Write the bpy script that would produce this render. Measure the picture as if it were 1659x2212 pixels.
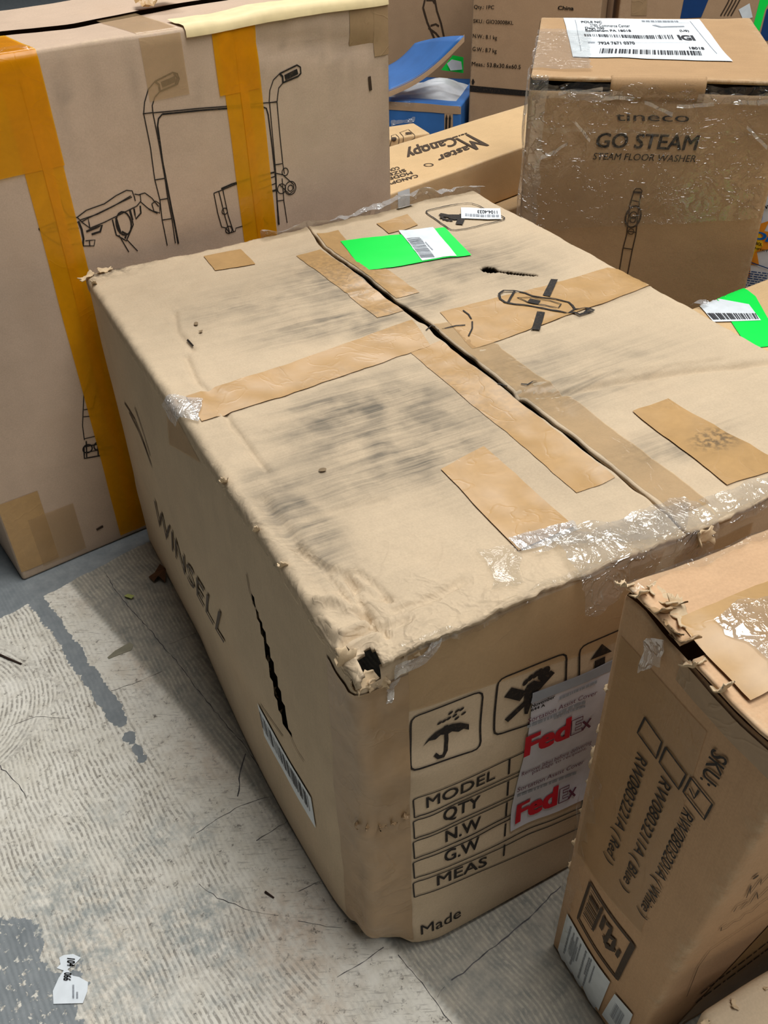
import bpy, math, random
import numpy as np
from mathutils import Vector, Matrix
from mathutils.geometry import tessellate_polygon

for o in list(bpy.data.objects): bpy.data.objects.remove(o, do_unlink=True)
scene = bpy.context.scene
COL = scene.collection
rng = np.random.default_rng(7)

# ------------------------------------------------------------------ camera
FPX, CXP, CYP = 1950.2, 829.5, 1106.0
CAM_O = np.array([0, 0, 1.0875])
PITCH, ROLL = 0.6761, -0.0256
_f = np.array([0, math.cos(PITCH), -math.sin(PITCH)]); _r = np.array([1., 0, 0]); _u = np.cross(_r, _f)
CAM_R = math.cos(ROLL) * _r + math.sin(ROLL) * _u
CAM_U = -math.sin(ROLL) * _r + math.cos(ROLL) * _u
CAM_F = _f
cd = bpy.data.cameras.new('camera'); cam = bpy.data.objects.new('camera', cd); COL.objects.link(cam)
cd.sensor_fit = 'HORIZONTAL'; cd.sensor_width = 36; cd.lens = FPX / 1659 * 36; cd.clip_start = .02
M = Matrix.Identity(4)
for i in range(3):
    M[i][0], M[i][1], M[i][2], M[i][3] = CAM_R[i], CAM_U[i], -CAM_F[i], CAM_O[i]
cam.matrix_world = M
scene.camera = cam

# ------------------------------------------------------------------ light
scene.view_settings.view_transform = 'Standard'; scene.view_settings.look = 'None'
scene.view_settings.exposure = -0.26; scene.view_settings.gamma = 1
scene.view_settings.use_curve_mapping = False
w = bpy.data.worlds.new('world'); scene.world = w; w.use_nodes = True
w.node_tree.nodes['Background'].inputs[0].default_value = (0.86, 0.93, 1.0, 1)
w.node_tree.nodes['Background'].inputs[1].default_value = 0.03
def area(name, loc, tgt, sx, sy, e, col=(1, .985, .955)):
    l = bpy.data.lights.new(name, 'AREA'); l.shape = 'RECTANGLE'; l.size = sx; l.size_y = sy; l.energy = e; l.color = col
    o = bpy.data.objects.new(name, l); COL.objects.link(o); o.location = loc
    o.rotation_euler = (Vector(tgt) - Vector(loc)).to_track_quat('-Z', 'Y').to_euler()
    return o
area('ceiling_lamp_middle_offscreen', (0.80, 1.2, 4.2), (0.80, 1.2, 0), 2.2, 2.2, 178)
area('ceiling_lamp_back_offscreen', (-0.6, 4.9, 4.2), (-0.2, 1.6, 0), 3.0, 1.0, 136)
area('ceiling_lamp_front_offscreen', (1.75, -0.95, 4.2), (0.3, 1.0, 0), 1.4, 2.3, 59)

# ------------------------------------------------------------------ numeric helpers
def vnoise(P, s, seed=0):
    P = np.asarray(P, float) * s + seed * 17.31
    i = np.floor(P).astype(np.int64); f = P - i; f = f * f * (3 - 2 * f)
    def h(a, b, c):
        n = (a * 374761393 + b * 668265263 + c * 2147483647 + seed * 1274126177) & 0xffffffff
        n = ((n ^ (n >> 13)) * 1274126177) & 0xffffffff
        return ((n ^ (n >> 16)) & 0xffff) / 32767.5 - 1
    r = 0
    for a in (0, 1):
        for b in (0, 1):
            for c in (0, 1):
                wt = (f[:, 0] if a else 1 - f[:, 0]) * (f[:, 1] if b else 1 - f[:, 1]) * (f[:, 2] if c else 1 - f[:, 2])
                r = r + wt * h(i[:, 0] + a, i[:, 1] + b, i[:, 2] + c)
    return r
def fbm(P, s, seed=0, o=3):
    return sum(vnoise(P, s * 2 ** k, seed + k) / 2 ** k for k in range(o))
def sstep(a, b, x):
    t = np.clip((x - a) / (b - a), 0, 1); return t * t * (3 - 2 * t)
def seg_dist(UV, pts):
    d = np.full(len(UV), 1e9)
    for a, b in zip(pts[:-1], pts[1:]):
        a, b = np.array(a), np.array(b); ab = b - a
        t = np.clip(((UV - a) @ ab) / (ab @ ab + 1e-12), 0, 1)
        d = np.minimum(d, np.linalg.norm(UV - a - t[:, None] * ab, axis=1))
    return d
def in_poly(UV, poly):
    x, y = UV[:, 0], UV[:, 1]; r = np.zeros(len(UV), bool); n = len(poly)
    for i in range(n):
        (x1, y1), (x2, y2) = poly[i], poly[(i + 1) % n]
        c = ((y1 > y) != (y2 > y)) & (x < (x2 - x1) * (y - y1) / (y2 - y1 + 1e-15) + x1)
        r ^= c
    return r
def pxray(p):
    return (p[0] - CXP) / FPX * CAM_R - (p[1] - CYP) / FPX * CAM_U + CAM_F
def floor_pt(p, z=0.0):
    d = pxray(p); return CAM_O + d * ((z - CAM_O[2]) / d[2])
def Z(ox, oy, s):
    """pixel converter for coordinates read in a zoomed crop of the photograph"""
    return lambda *pts: [(ox + x * s, oy + y * s) for x, y in pts]

# ------------------------------------------------------------------ materials
class NT:
    def __init__(s, name):
        s.m = bpy.data.materials.new(name); s.m.use_nodes = True; s.t = s.m.node_tree; s.t.nodes.clear()
        s.out = s.n('ShaderNodeOutputMaterial')
    def n(s, t, **kw):
        k = s.t.nodes.new(t)
        for a, b in kw.items(): setattr(k, a, b)
        return k
    def l(s, a, b): s.t.links.new(a, b)
    def set(s, node, i, v):
        if isinstance(v, bpy.types.NodeSocket): s.l(v, node.inputs[i])
        else: node.inputs[i].default_value = v
    def math(s, op, a, b=0.0, clamp=False):
        k = s.n('ShaderNodeMath', operation=op, use_clamp=clamp); s.set(k, 0, a); s.set(k, 1, b); return k.outputs[0]
    def mix(s, f, a, b, mode='MIX'):
        k = s.n('ShaderNodeMix', data_type='RGBA', blend_type=mode); s.set(k, 0, f); s.set(k, 6, a); s.set(k, 7, b); return k.outputs[2]
    def obj(s): return s.n('ShaderNodeTexCoord').outputs['Object']
    def mapg(s, v, sc, rot=(0, 0, 0), loc=(0, 0, 0)):
        k = s.n('ShaderNodeMapping'); s.l(v, k.inputs[0]); k.inputs['Scale'].default_value = sc
        k.inputs['Rotation'].default_value = rot; k.inputs['Location'].default_value = loc; return k.outputs[0]
    def noise(s, v, sc, det=4, rough=.5, dist=0):
        k = s.n('ShaderNodeTexNoise'); s.l(v, k.inputs['Vector']); k.inputs['Scale'].default_value = sc
        k.inputs['Detail'].default_value = det; k.inputs['Roughness'].default_value = rough; k.inputs['Distortion'].default_value = dist
        return k.outputs[0]
    def ramp(s, v, a, b, lo=0.0, hi=1.0):
        k = s.n('ShaderNodeMapRange'); s.set(k, 0, v); k.inputs[1].default_value = a; k.inputs[2].default_value = b
        k.inputs[3].default_value = lo; k.inputs[4].default_value = hi; return k.outputs[0]
    def attr(s, nm): return s.n('ShaderNodeAttribute', attribute_name=nm).outputs['Fac']
    def bump(s, h, st=.3, d=.001, nrm=None):
        k = s.n('ShaderNodeBump'); k.inputs['Strength'].default_value = st; k.inputs['Distance'].default_value = d
        s.l(h, k.inputs['Height'])
        if nrm is not None: s.l(nrm, k.inputs['Normal'])
        return k.outputs[0]
    def bsdf(s, col, rough=.7, spec=.3, nrm=None, **kw):
        k = s.n('ShaderNodeBsdfPrincipled'); s.set(k, 'Base Color', col); s.set(k, 'Roughness', rough); s.set(k, 'Specular IOR Level', spec)
        if nrm is not None: s.l(nrm, k.inputs['Normal'])
        for a, b in kw.items(): s.set(k, a.replace('_', ' '), b)
        return k.outputs[0]
    def done(s, sh): s.l(sh, s.out.inputs[0]); return s.m
def lin(r, g, b):
    f = lambda c: ((c / 255 + .055) / 1.055) ** 2.4 if c > 10 else c / 255 / 12.92
    return (f(r), f(g), f(b), 1)

def cardboard(name, col, streak=(10, 240, 10), bl=.10, dirtcol=(92, 88, 80)):
    t = NT(name); o = t.obj()
    big = t.noise(o, 4.5, 5, .6); mid = t.noise(o, 24, 4); fine = t.noise(o, 420, 2); st = t.noise(t.mapg(o, streak), 1.0, 4, .65)
    st2 = t.noise(t.mapg(o, tuple(v * .35 for v in streak), loc=(3, 1, 2)), 1.0, 3)
    v = t.math('ADD', t.ramp(big, .3, .7, 1 - bl, 1 + bl), t.ramp(mid, .3, .7, -.035, .035))
    v = t.math('ADD', v, t.ramp(fine, .25, .75, -.06, .06)); v = t.math('ADD', v, t.ramp(st, .3, .7, -.03, .03))
    c = t.mix(1.0, col, v, 'MULTIPLY')
    c = t.mix(t.ramp(big, .55, .75, 0, .22), c, lin(170, 138, 104))
    d = t.math('MULTIPLY', t.attr('dirt'), t.math('ADD', t.ramp(st, .35, .65, .1, .6), t.ramp(mid, .38, .62, 0, .55)), clamp=True)
    d = t.math('MULTIPLY', d, t.ramp(st2, .3, .6, .55, 1.0))
    c = t.mix(t.math('MULTIPLY', d, .92), c, lin(*dirtcol))
    wr = t.math('MULTIPLY', t.attr('wear'), t.ramp(t.noise(o, 90, 4, .7), .38, .62), clamp=True)
    c = t.mix(t.math('MULTIPLY', wr, .6), c, lin(214, 192, 160))
    gr = t.math('MULTIPLY', t.attr('grime'), t.ramp(t.noise(o, 60, 5, .75), .40, .6), clamp=True)
    c = t.mix(t.math('MULTIPLY', gr, .8), c, lin(60, 52, 44))
    h = t.math('ADD', t.math('MULTIPLY', fine, .3), t.math('MULTIPLY', st, .8))
    h = t.math('ADD', h, t.math('MULTIPLY', mid, 1.6))
    rg = t.math('ABSOLUTE', t.math('SUBTRACT', t.noise(o, 20, 3, .55, .6), .5)); rg2 = t.math('ABSOLUTE', t.math('SUBTRACT', t.noise(t.mapg(o, (1, 1, 1), loc=(4, 7, 2)), 45, 2, .5, .4), .5))
    h = t.math('ADD', h, t.math('MULTIPLY', t.attr('crumple'), t.math('ADD', t.ramp(rg, 0, .07, 4.5, 0), t.ramp(rg2, 0, .05, .8, 0))))
    n = t.bump(h, .35, .0012)
    return t.done(t.bsdf(c, .82, .18, n))
def tape_mat(name, col, clear=.0, rough=.34, ccol=(1, 1, 1, 1), crinkle=.14):
    t = NT(name); o = t.obj()
    a = t.noise(o, 22, 4, .6, 1.2); f = t.noise(o, 160, 3); st = t.noise(t.mapg(o, (6, 6, 120)), 1, 2)
    c = t.mix(1.0, col, t.math('ADD', t.ramp(a, .3, .7, .92, 1.08), t.ramp(f, .3, .7, -.03, .03)), 'MULTIPLY')
    c = t.mix(t.math('MULTIPLY', t.attr('dirt'), t.ramp(f, .4, .6), True), c, lin(80, 72, 60))
    rid = t.math('ABSOLUTE', t.math('SUBTRACT', t.noise(o, 14, 3, .5, .8), .5))
    h = t.math('ADD', t.math('MULTIPLY', a, .6), t.ramp(rid, 0, .02, .5, 0))
    sh = t.bsdf(c, rough, .5, t.bump(h, crinkle, .002))
    if clear > 0:
        tr = t.n('ShaderNodeBsdfTransparent'); tr.inputs[0].default_value = ccol
        k = t.n('ShaderNodeMixShader'); k.inputs[0].default_value = clear; t.l(sh, k.inputs[1]); t.l(tr.outputs[0], k.inputs[2]); sh = k.outputs[0]
    return t.done(sh)
def film_mat(name, body=.09, gl=.15):
    t = NT(name); o = t.obj()
    a = t.noise(o, 22, 4, .55, 1.8); b = t.noise(o, 90, 3, .6, .8)
    rid = t.math('ABSOLUTE', t.math('SUBTRACT', t.noise(o, 26, 3, .55, 1.0), .5))
    h = t.math('ADD', t.math('ADD', a, t.math('MULTIPLY', b, .25)), t.ramp(rid, 0, .03, .6, 0))
    n = t.bump(h, .8, .0035)
    g = t.n('ShaderNodeBsdfGlossy'); g.inputs['Color'].default_value = (1, 1, 1, 1); g.inputs['Roughness'].default_value = .10; t.l(n, g.inputs['Normal'])
    d = t.n('ShaderNodeBsdfDiffuse'); d.inputs['Color'].default_value = (.82, .84, .86, 1); t.l(n, d.inputs['Normal'])
    tr = t.n('ShaderNodeBsdfTransparent'); tr.inputs[0].default_value = (.94, .94, .93, 1)
    m1 = t.n('ShaderNodeMixShader'); m1.inputs[0].default_value = body; t.l(tr.outputs[0], m1.inputs[1]); t.l(d.outputs[0], m1.inputs[2])
    m2 = t.n('ShaderNodeMixShader'); t.l(t.ramp(a, .3, .7, gl * .4, gl * 1.3), m2.inputs[0]); t.l(m1.outputs[0], m2.inputs[1]); t.l(g.outputs[0], m2.inputs[2])
    return t.done(m2.outputs[0])
def flat_mat(name, col, rough=.55, spec=.35, var=.06, sc=60):
    t = NT(name); o = t.obj(); a = t.noise(o, sc, 4)
    return t.done(t.bsdf(t.mix(1.0, col, t.ramp(a, .3, .7, 1 - var, 1 + var), 'MULTIPLY'), rough, spec, t.bump(a, .08, .001)))
def ink_mat(name, col):
    t = NT(name); o = t.obj(); a = t.noise(o, 300, 3, .7)
    return t.done(t.bsdf(t.mix(t.ramp(a, .52, .75, 0, .35), col, lin(120, 96, 70)), .6, .25))
MT = {}
MT['card'] = cardboard('cardboard_worn', lin(200, 180, 152))
MT['card_left'] = cardboard('cardboard_rosy', lin(196, 172, 150), bl=.05)
MT['card_dark'] = cardboard('cardboard_brown_shaded', lin(176, 143, 106), bl=.05)  # brown kraft, darkened further to hold the washer carton's shade
MT['card_pink'] = cardboard('cardboard_pinkish', lin(200, 164, 128), bl=.06)
MT['card_gold'] = cardboard('cardboard_golden', lin(208, 176, 132), bl=.05)
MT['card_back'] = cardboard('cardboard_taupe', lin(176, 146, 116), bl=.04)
MT['edge'] = cardboard('torn_cardboard_edge', lin(200, 176, 142))
MT['tape'] = tape_mat('brown_tape', lin(182, 146, 98))
MT['tape_dull'] = tape_mat('dull_brown_tape', lin(164, 136, 102), rough=.45, crinkle=.3)
MT['tape_yellow'] = tape_mat('yellow_tape', lin(238, 166, 12), .45, .25, (1, .72, .10, 1), .15)
MT['tape_clear'] = tape_mat('clear_tape', lin(196, 164, 122), .6, .25, (.97, .95, .9, 1), .25)
MT['film'] = film_mat('clear_film')
MT['film_thin'] = film_mat('thin_clear_film', .02, .07)
MT['film_white'] = film_mat('milky_film', .3, .22)
MT['ink'] = ink_mat('black_ink', lin(34, 31, 30))
MT['ink_brown'] = ink_mat('faded_ink', lin(66, 52, 40))
MT['paper'] = flat_mat('white_label_paper', lin(226, 234, 240), .5)
MT['paper_grey'] = flat_mat('silvery_label_paper', lin(206, 206, 214), .4)
MT['paper_ink'] = flat_mat('label_print', lin(50, 52, 58), .6)
MT['paper_soft'] = flat_mat('pale_label_print', lin(150, 156, 164), .6)
MT['green'] = flat_mat('neon_green_sticker', lin(8, 236, 82), .5, .3, .01)
MT['red'] = flat_mat('red_print', lin(196, 22, 44), .5)
MT['purple'] = flat_mat('purple_print', lin(98, 48, 70), .5)
MT['blue'] = flat_mat('blue_print_card', lin(52, 108, 176), .45, .4, .1, 18)
MT['navy'] = flat_mat('navy_print', lin(14, 60, 116), .5)
MT['white'] = flat_mat('white_plastic_bag', lin(216, 220, 226), .35)
MT['yellow'] = flat_mat('yellow_print', lin(240, 196, 40), .5)
MT['orange'] = flat_mat('orange_print', lin(236, 150, 40), .5)
MT['brightblue'] = flat_mat('bright_blue_print', lin(20, 110, 200), .5)
MT['cream'] = flat_mat('cream_strip', lin(232, 212, 164), .6)
MT['leaf'] = flat_mat('dry_leaf', lin(96, 66, 44), .8, .2, .3)
MT['leafgreen'] = flat_mat('yellow_green_leaf', lin(176, 184, 110), .7, .2, .2)
MT['stain'] = flat_mat('grey_brown_stain', lin(126, 108, 84), .8, .2, .15)
MT['twig'] = flat_mat('twig', lin(52, 38, 32), .8, .2, .2)
MT['grimy'] = flat_mat('crack_grime', lin(84, 82, 84), .9, .1, .3)
MT['scrap'] = flat_mat('floor_scrap', lin(140, 136, 118), .8, .2, .15)

# ------------------------------------------------------------------ mesh helpers
def mk(name, V, F, mat, parent=None, smooth=False, attrs=None):
    me = bpy.data.meshes.new(name); me.from_pydata([tuple(map(float, v)) for v in V], [], [tuple(map(int, f)) for f in F]); me.update()
    if attrs:
        for k, a in attrs.items():
            at = me.attributes.new(k, 'FLOAT', 'POINT'); at.data.foreach_set('value', np.asarray(a, np.float32))
    if smooth: me.polygons.foreach_set('use_smooth', [True] * len(me.polygons))
    me.materials.append(mat)
    o = bpy.data.objects.new(name, me); COL.objects.link(o)
    if parent is not None: o.parent = parent
    return o
def grid_faces(n, m, off=0):
    i, j = np.meshgrid(np.arange(n - 1), np.arange(m - 1), indexing='ij'); a = (i * m + j).ravel() + off
    return np.stack([a, a + m, a + m + 1, a + 1], 1)
def spaced(L, r, step, a=0.0, b=None):
    b = L if b is None else b
    e = [0, r * .35, r * .7, r]; k = max(2, int(round((L - 2 * r) / step)))
    x = np.unique(np.round(np.concatenate([e, np.linspace(r, L - r, k + 1), [L - v for v in e]]), 6))
    return x[(x >= a - 1e-9) & (x <= b + 1e-9)]
def solidify(o, t, off=-1):
    m = o.modifiers.new('thick', 'SOLIDIFY'); m.thickness = t; m.offset = off; return o

_txt = {}
def text2d(s, bold):
    k = (s, bold)
    if k in _txt: return _txt[k]
    cu = bpy.data.curves.new('txt', 'FONT'); cu.body = s; cu.resolution_u = 3; cu.fill_mode = 'FRONT'
    ob = bpy.data.objects.new('txt', cu); COL.objects.link(ob); bpy.context.view_layer.update()
    me = bpy.data.meshes.new_from_object(ob.evaluated_get(bpy.context.evaluated_depsgraph_get()))
    V = np.array([v.co[:2] for v in me.vertices]); F = [list(p.vertices) for p in me.polygons]
    bpy.data.objects.remove(ob); bpy.data.curves.remove(cu); bpy.data.meshes.remove(me)
    if bold > 0:   # heavier strokes: the outline repeated with small shifts
        n = len(V); F = [[i + k * n for i in f] for k in range(5) for f in F]
        V = np.concatenate([V + bold * np.array(d) for d in [(0, 0), (1, .6), (-1, .6), (1, -.6), (-1, -.6)]])
    V[:, 0] = (V[:, 0] - V[:, 0].min()) / (V[:, 0].max() - V[:, 0].min()); V[:, 1] /= .69
    _txt[k] = (V, F); return _txt[k]

class Box:
    def __init__(s, name, o, yaw, W, L, H, label, cat='box', r=.006, warp=None, group=None, z0=0.0, tilt=None):
        s.o = np.array([o[0], o[1], z0]); s.yaw = yaw; s.d = np.array([W, L, H]); s.r = r; s.warp = warp
        s.W, s.L, s.H = W, L, H; s.mask = (1, 1, 1)
        R = Matrix.Rotation(yaw, 3, 'Z')
        if tilt is not None: R = R @ Matrix.Rotation(tilt[1], 3, tilt[0])
        s.R = np.array(R)
        s.root = bpy.data.objects.new(name, None); COL.objects.link(s.root)
        s.root.location = s.o; s.root.rotation_euler = R.to_euler(); s.root.empty_display_size = .1
        s.root['label'] = label; s.root['category'] = cat
        if group: s.root['group'] = group
    def local(s, P): return (np.asarray(P) - s.o) @ s.R
    def uv(s, face, p):
        o = s.local(CAM_O); d = pxray(p) @ s.R
        ax, val = {'front': (1, 0), 'back': (1, s.L), 'left': (0, 0), 'right': (0, s.W), 'top': (2, s.H)}[face]
        q = o + d * ((val - o[ax]) / d[ax])
        return {0: (q[1], q[2]), 1: (q[0], q[2]), 2: (q[0], q[1])}[ax]
    def uvs(s, face, pts):
        pts = np.array(pts, float); tgt = pts.copy(); UV = np.array([s.uv(face, p) for p in pts])
        if s.warp is None: return UV
        for _ in range(3):   # follow the bulged surface instead of the flat ideal face
            Pw = s.surf(face, UV, 0.0) @ s.R.T + s.o - CAM_O; z = Pw @ CAM_F
            pr = np.stack([CXP + FPX * (Pw @ CAM_R) / z, CYP - FPX * (Pw @ CAM_U) / z], 1)
            tgt = tgt + np.clip(pts - pr, -60, 60); UV = np.array([s.uv(face, p) for p in tgt])
        return UV
    def base(s, face, UV):
        UV = np.asarray(UV, float); a, b = UV[:, 0].copy(), UV[:, 1].copy(); z = np.zeros(len(a))
        W, L, H = s.d
        if face == 'top':
            P = np.stack([a, b, z + H], 1)
            m = b < 0; P[m] = np.stack([a[m], z[m], H + b[m]], 1)
            m = b > L; P[m] = np.stack([a[m], z[m] + L, H - (b[m] - L)], 1)
            m = a < 0; P[m] = np.stack([z[m], b[m], H + a[m]], 1)
        elif face == 'front':
            P = np.stack([a, z, b], 1)
            m = b > H; P[m] = np.stack([a[m], b[m] - H, z[m] + H], 1)
            m = a < 0; P[m] = np.stack([z[m], -a[m], b[m]], 1)
        elif face == 'left':
            P = np.stack([z, a, b], 1)
            m = b > H; P[m] = np.stack([b[m] - H, a[m], z[m] + H], 1)
            m = a < 0; P[m] = np.stack([-a[m], z[m], b[m]], 1)
        elif face == 'right': P = np.stack([z + W, a, b], 1)
        else: P = np.stack([a, z + L, b], 1)
        return P
    def shape(s, P, off=0.0, mask=None):
        mask = np.array(s.mask if mask is None else mask, bool)
        q = np.clip(P, s.r, s.d - s.r); q[:, ~mask] = P[:, ~mask]
        d = P - q; n = d / (np.linalg.norm(d, axis=1)[:, None] + 1e-12)
        off = np.asarray(off); off = off[:, None] if off.ndim else off
        Q = q + n * (s.r + off)
        return s.warp(Q) if s.warp else Q
    def surf(s, face, UV, off=0.0, mask=None): return s.shape(s.base(face, UV), off, mask)
    def attrs(s, P, dirt=0.0, wear=1.0, grime=.4):
        e = np.sort(np.minimum(P, s.d - P), axis=1)
        d = e[:, 1]; n = fbm(P, 25, 3); w_ = wear * np.exp(-d / .008) * (.7 + .6 * n)
        g = grime * .5 * np.exp(-d / .006) * (n > .2)
        return dict(dirt=np.clip(dirt + 0 * d, 0, 1), wear=np.clip(w_, 0, 1), grime=np.clip(g, 0, 1))
    def panel(s, face, name, mat, a=None, b=None, step=.02, off=0.0, mask=None, dirt=None, cut=None, wear=1.0, grime=.4, thick=0):
        d1, d2 = {'top': (s.W, s.L), 'front': (s.W, s.H), 'back': (s.W, s.H), 'left': (s.L, s.H), 'right': (s.L, s.H)}[face]
        x = spaced(d1, s.r, step, *(a or (0, d1))); y = spaced(d2, s.r, step, *(b or (0, d2)))
        X, Y = np.meshgrid(x, y, indexing='ij'); UV = np.stack([X.ravel(), Y.ravel()], 1)
        P = s.base(face, UV); V = s.shape(P, off, mask); F = grid_faces(len(x), len(y))
        if face in ('top', 'front', 'right'): pass
        c = UV[F].mean(1)
        if cut is not None: F = F[~cut(c)]
        A = s.attrs(P, 0, wear, grime)
        if dirt is not None: A['dirt'] = np.clip(dirt(UV), 0, 1)
        o = mk(name, V, F, mat, s.root, True, A)
        if thick: solidify(o, thick)
        return o
    def shell(s, mat, step=.02, faces=('front', 'left', 'right', 'back', 'top'), name='body', dirt=None, wear=1.0, grime=.4, cuts={}, parent=None):
        """the carton's walls, one continuous mesh"""
        VV, FF, PP, DD, n = [], [], [], [], 0
        for face in faces:
            d1, d2 = {'top': (s.W, s.L), 'front': (s.W, s.H), 'back': (s.W, s.H), 'left': (s.L, s.H), 'right': (s.L, s.H)}[face]
            x, y = spaced(d1, s.r, step), spaced(d2, s.r, step)
            X, Y = np.meshgrid(x, y, indexing='ij'); UV = np.stack([X.ravel(), Y.ravel()], 1); P = s.base(face, UV)
            F = grid_faces(len(x), len(y))
            if face in cuts: F = F[~cuts[face](UV[F].mean(1))]
            if face in ('left', 'back'): F = F[:, ::-1]
            VV.append(s.shape(P)); PP.append(P); FF.append(F + n); n += len(UV)
            DD.append(np.clip(dirt[face](UV), 0, 1) if dirt and face in dirt else np.zeros(len(UV)))
        V = np.concatenate(VV); P = np.concatenate(PP); F = np.concatenate(FF); D = np.concatenate(DD)
        key = np.round(V, 5); _, idx, inv = np.unique(key, axis=0, return_index=True, return_inverse=True); inv = inv.ravel()
        A = s.attrs(P[idx], 0, wear, grime); A['dirt'] = D[idx]
        F = inv[F]
        F = [list(dict.fromkeys(f)) for f in F.tolist()]; F = [f for f in F if len(f) > 2]
        return mk(name, V[idx], F, mat, parent or s.root, True, A)

SPLIT = {'lettering', 'printed_lettering', 'logo_lettering', 'scuff_marks', 'torn_scratch', 'printed_stripes', 'printed_script'}
class Decal:
    """flat print or a sheet stuck on a face; coordinates are photo pixels on the ideal face, or face metres with px=False"""
    def __init__(s, box, face, off, px=True, mask=None):
        s.b, s.f, s.off, s.px, s.mask = box, face, off, px, mask; s.V, s.F, s.n = [], [], 0; s.ops = []
    def c(s, pts): return np.array(s.b.uvs(s.f, pts) if s.px else pts, float)
    def mark(s): s.ops.append((s.n, len(s.F)))
    def add(s, V, F):
        s.V.append(np.asarray(V)); s.F += [[i + s.n for i in f] for f in F]; s.n += len(V); return s
    def quad(s, pts, step=.012):
        q = s.c(pts); a = np.linalg.norm(q[1] - q[0]); b = np.linalg.norm(q[3] - q[0])
        n, m = max(2, int(a / step) + 2), max(2, int(b / step) + 2)
        U, V = np.meshgrid(np.linspace(0, 1, n), np.linspace(0, 1, m), indexing='ij'); U, V = U.ravel()[:, None], V.ravel()[:, None]
        return s.add((1 - U) * (1 - V) * q[0] + U * (1 - V) * q[1] + U * V * q[2] + (1 - U) * V * q[3], grid_faces(n, m).tolist())
    def poly(s, pts):
        q = s.c(pts); t = tessellate_polygon([[Vector((x, y, 0)) for x, y in q]]); return s.add(q, [list(f) for f in t])
    def stroke(s, pts, wd, closed=False, res=.006):
        s.mark(); q = s.c(pts)
        if closed: q = np.vstack([q, q[:1]])
        Q = [q[0]]
        for a, b in zip(q[:-1], q[1:]):
            k = max(1, int(np.linalg.norm(b - a) / res)); Q += [a + (b - a) * (i + 1) / k for i in range(k)]
        Q = np.array(Q); T = np.gradient(Q, axis=0) if len(Q) > 2 else np.array([Q[1] - Q[0]] * 2)
        T = T / (np.linalg.norm(T, axis=1)[:, None] + 1e-9); N = np.stack([-T[:, 1], T[:, 0]], 1) * wd / 2
        V = np.empty((2 * len(Q), 2)); V[0::2] = Q + N; V[1::2] = Q - N
        return s.add(V, [[2 * i, 2 * i + 1, 2 * i + 3, 2 * i + 2] for i in range(len(Q) - 1)])
    def circle(s, p, r, wd=0, n=16, el=1.0, rot=0):
        s.mark(); c = s.c([p])[0]; a = np.linspace(0, 2 * math.pi, n, endpoint=False)
        x, y = r * np.cos(a), r * el * np.sin(a); pts = np.stack([c[0] + x * math.cos(rot) - y * math.sin(rot), c[1] + x * math.sin(rot) + y * math.cos(rot)], 1)
        px, s.px = s.px, False
        if wd: s.stroke(pts.tolist(), wd, True)
        else: s.poly(pts.tolist())
        s.px = px; return s
    def text(s, t, p0, p1, top, bold=0.0, slant=0.0):
        s.mark(); a, b, c = s.c([p0, p1, top]); V, F = text2d(t, bold)
        return s.add(a + (V[:, :1] + slant * V[:, 1:]) * (b - a) + V[:, 1:] * (c - a), F)
    def bars(s, pts, n=40, seed=1, fill=.5):
        q = s.c(pts); r = random.Random(seed); x = 0
        wds = [r.choice([1, 1, 2, 3]) for _ in range(2 * n)]; tot = sum(wds)
        for i, wd in enumerate(wds):
            x0, x1 = x / tot, (x + wd) / tot; x += wd
            if i % 2: continue
            L = lambda t, u: (1 - u) * ((1 - t) * q[0] + t * q[1]) + u * ((1 - t) * q[3] + t * q[2])
            s.add([L(x0, 0), L(x1, 0), L(x1, 1), L(x0, 1)], [[0, 1, 2, 3]])
        return s
    def greek(s, p0, p1, top, seed=1):
        s.mark(); a, b, c = s.c([p0, p1, top]); r = random.Random(seed); x = 0
        while x < .98:
            wd = r.uniform(.03, .12); e = min(1, x + wd)
            s.add([a + (b - a) * x, a + (b - a) * e, a + (b - a) * e + (c - a), a + (b - a) * x + (c - a)], [[0, 1, 2, 3]]); x = e + r.uniform(.012, .03)
        return s
    def build(s, name, mat, parent=None, label=None, smooth=True, extra=None, dirt=None):
        UV = np.concatenate(s.V); off = np.full(len(UV), s.off)
        if extra is not None: off = off + extra(UV)
        V = s.b.surf(s.f, UV, off, s.mask)
        if name in SPLIT and len(s.ops) > 1 and not dirt:
            ops = [(0, 0)] * (s.ops[0][0] > 0) + s.ops + [(len(V), len(s.F))]
            for (v0, f0), (v1, f1) in zip(ops[:-1], ops[1:]):
                if f1 > f0: mk(name, V[v0:v1], [[i - v0 for i in f] for f in s.F[f0:f1]], mat, parent or s.b.root, smooth)
            return
        o = mk(name, V, s.F, mat, parent or s.b.root, smooth, dict(dirt=dirt(UV)) if dirt else None)
        if label: o['label'] = label
        return o

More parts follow.
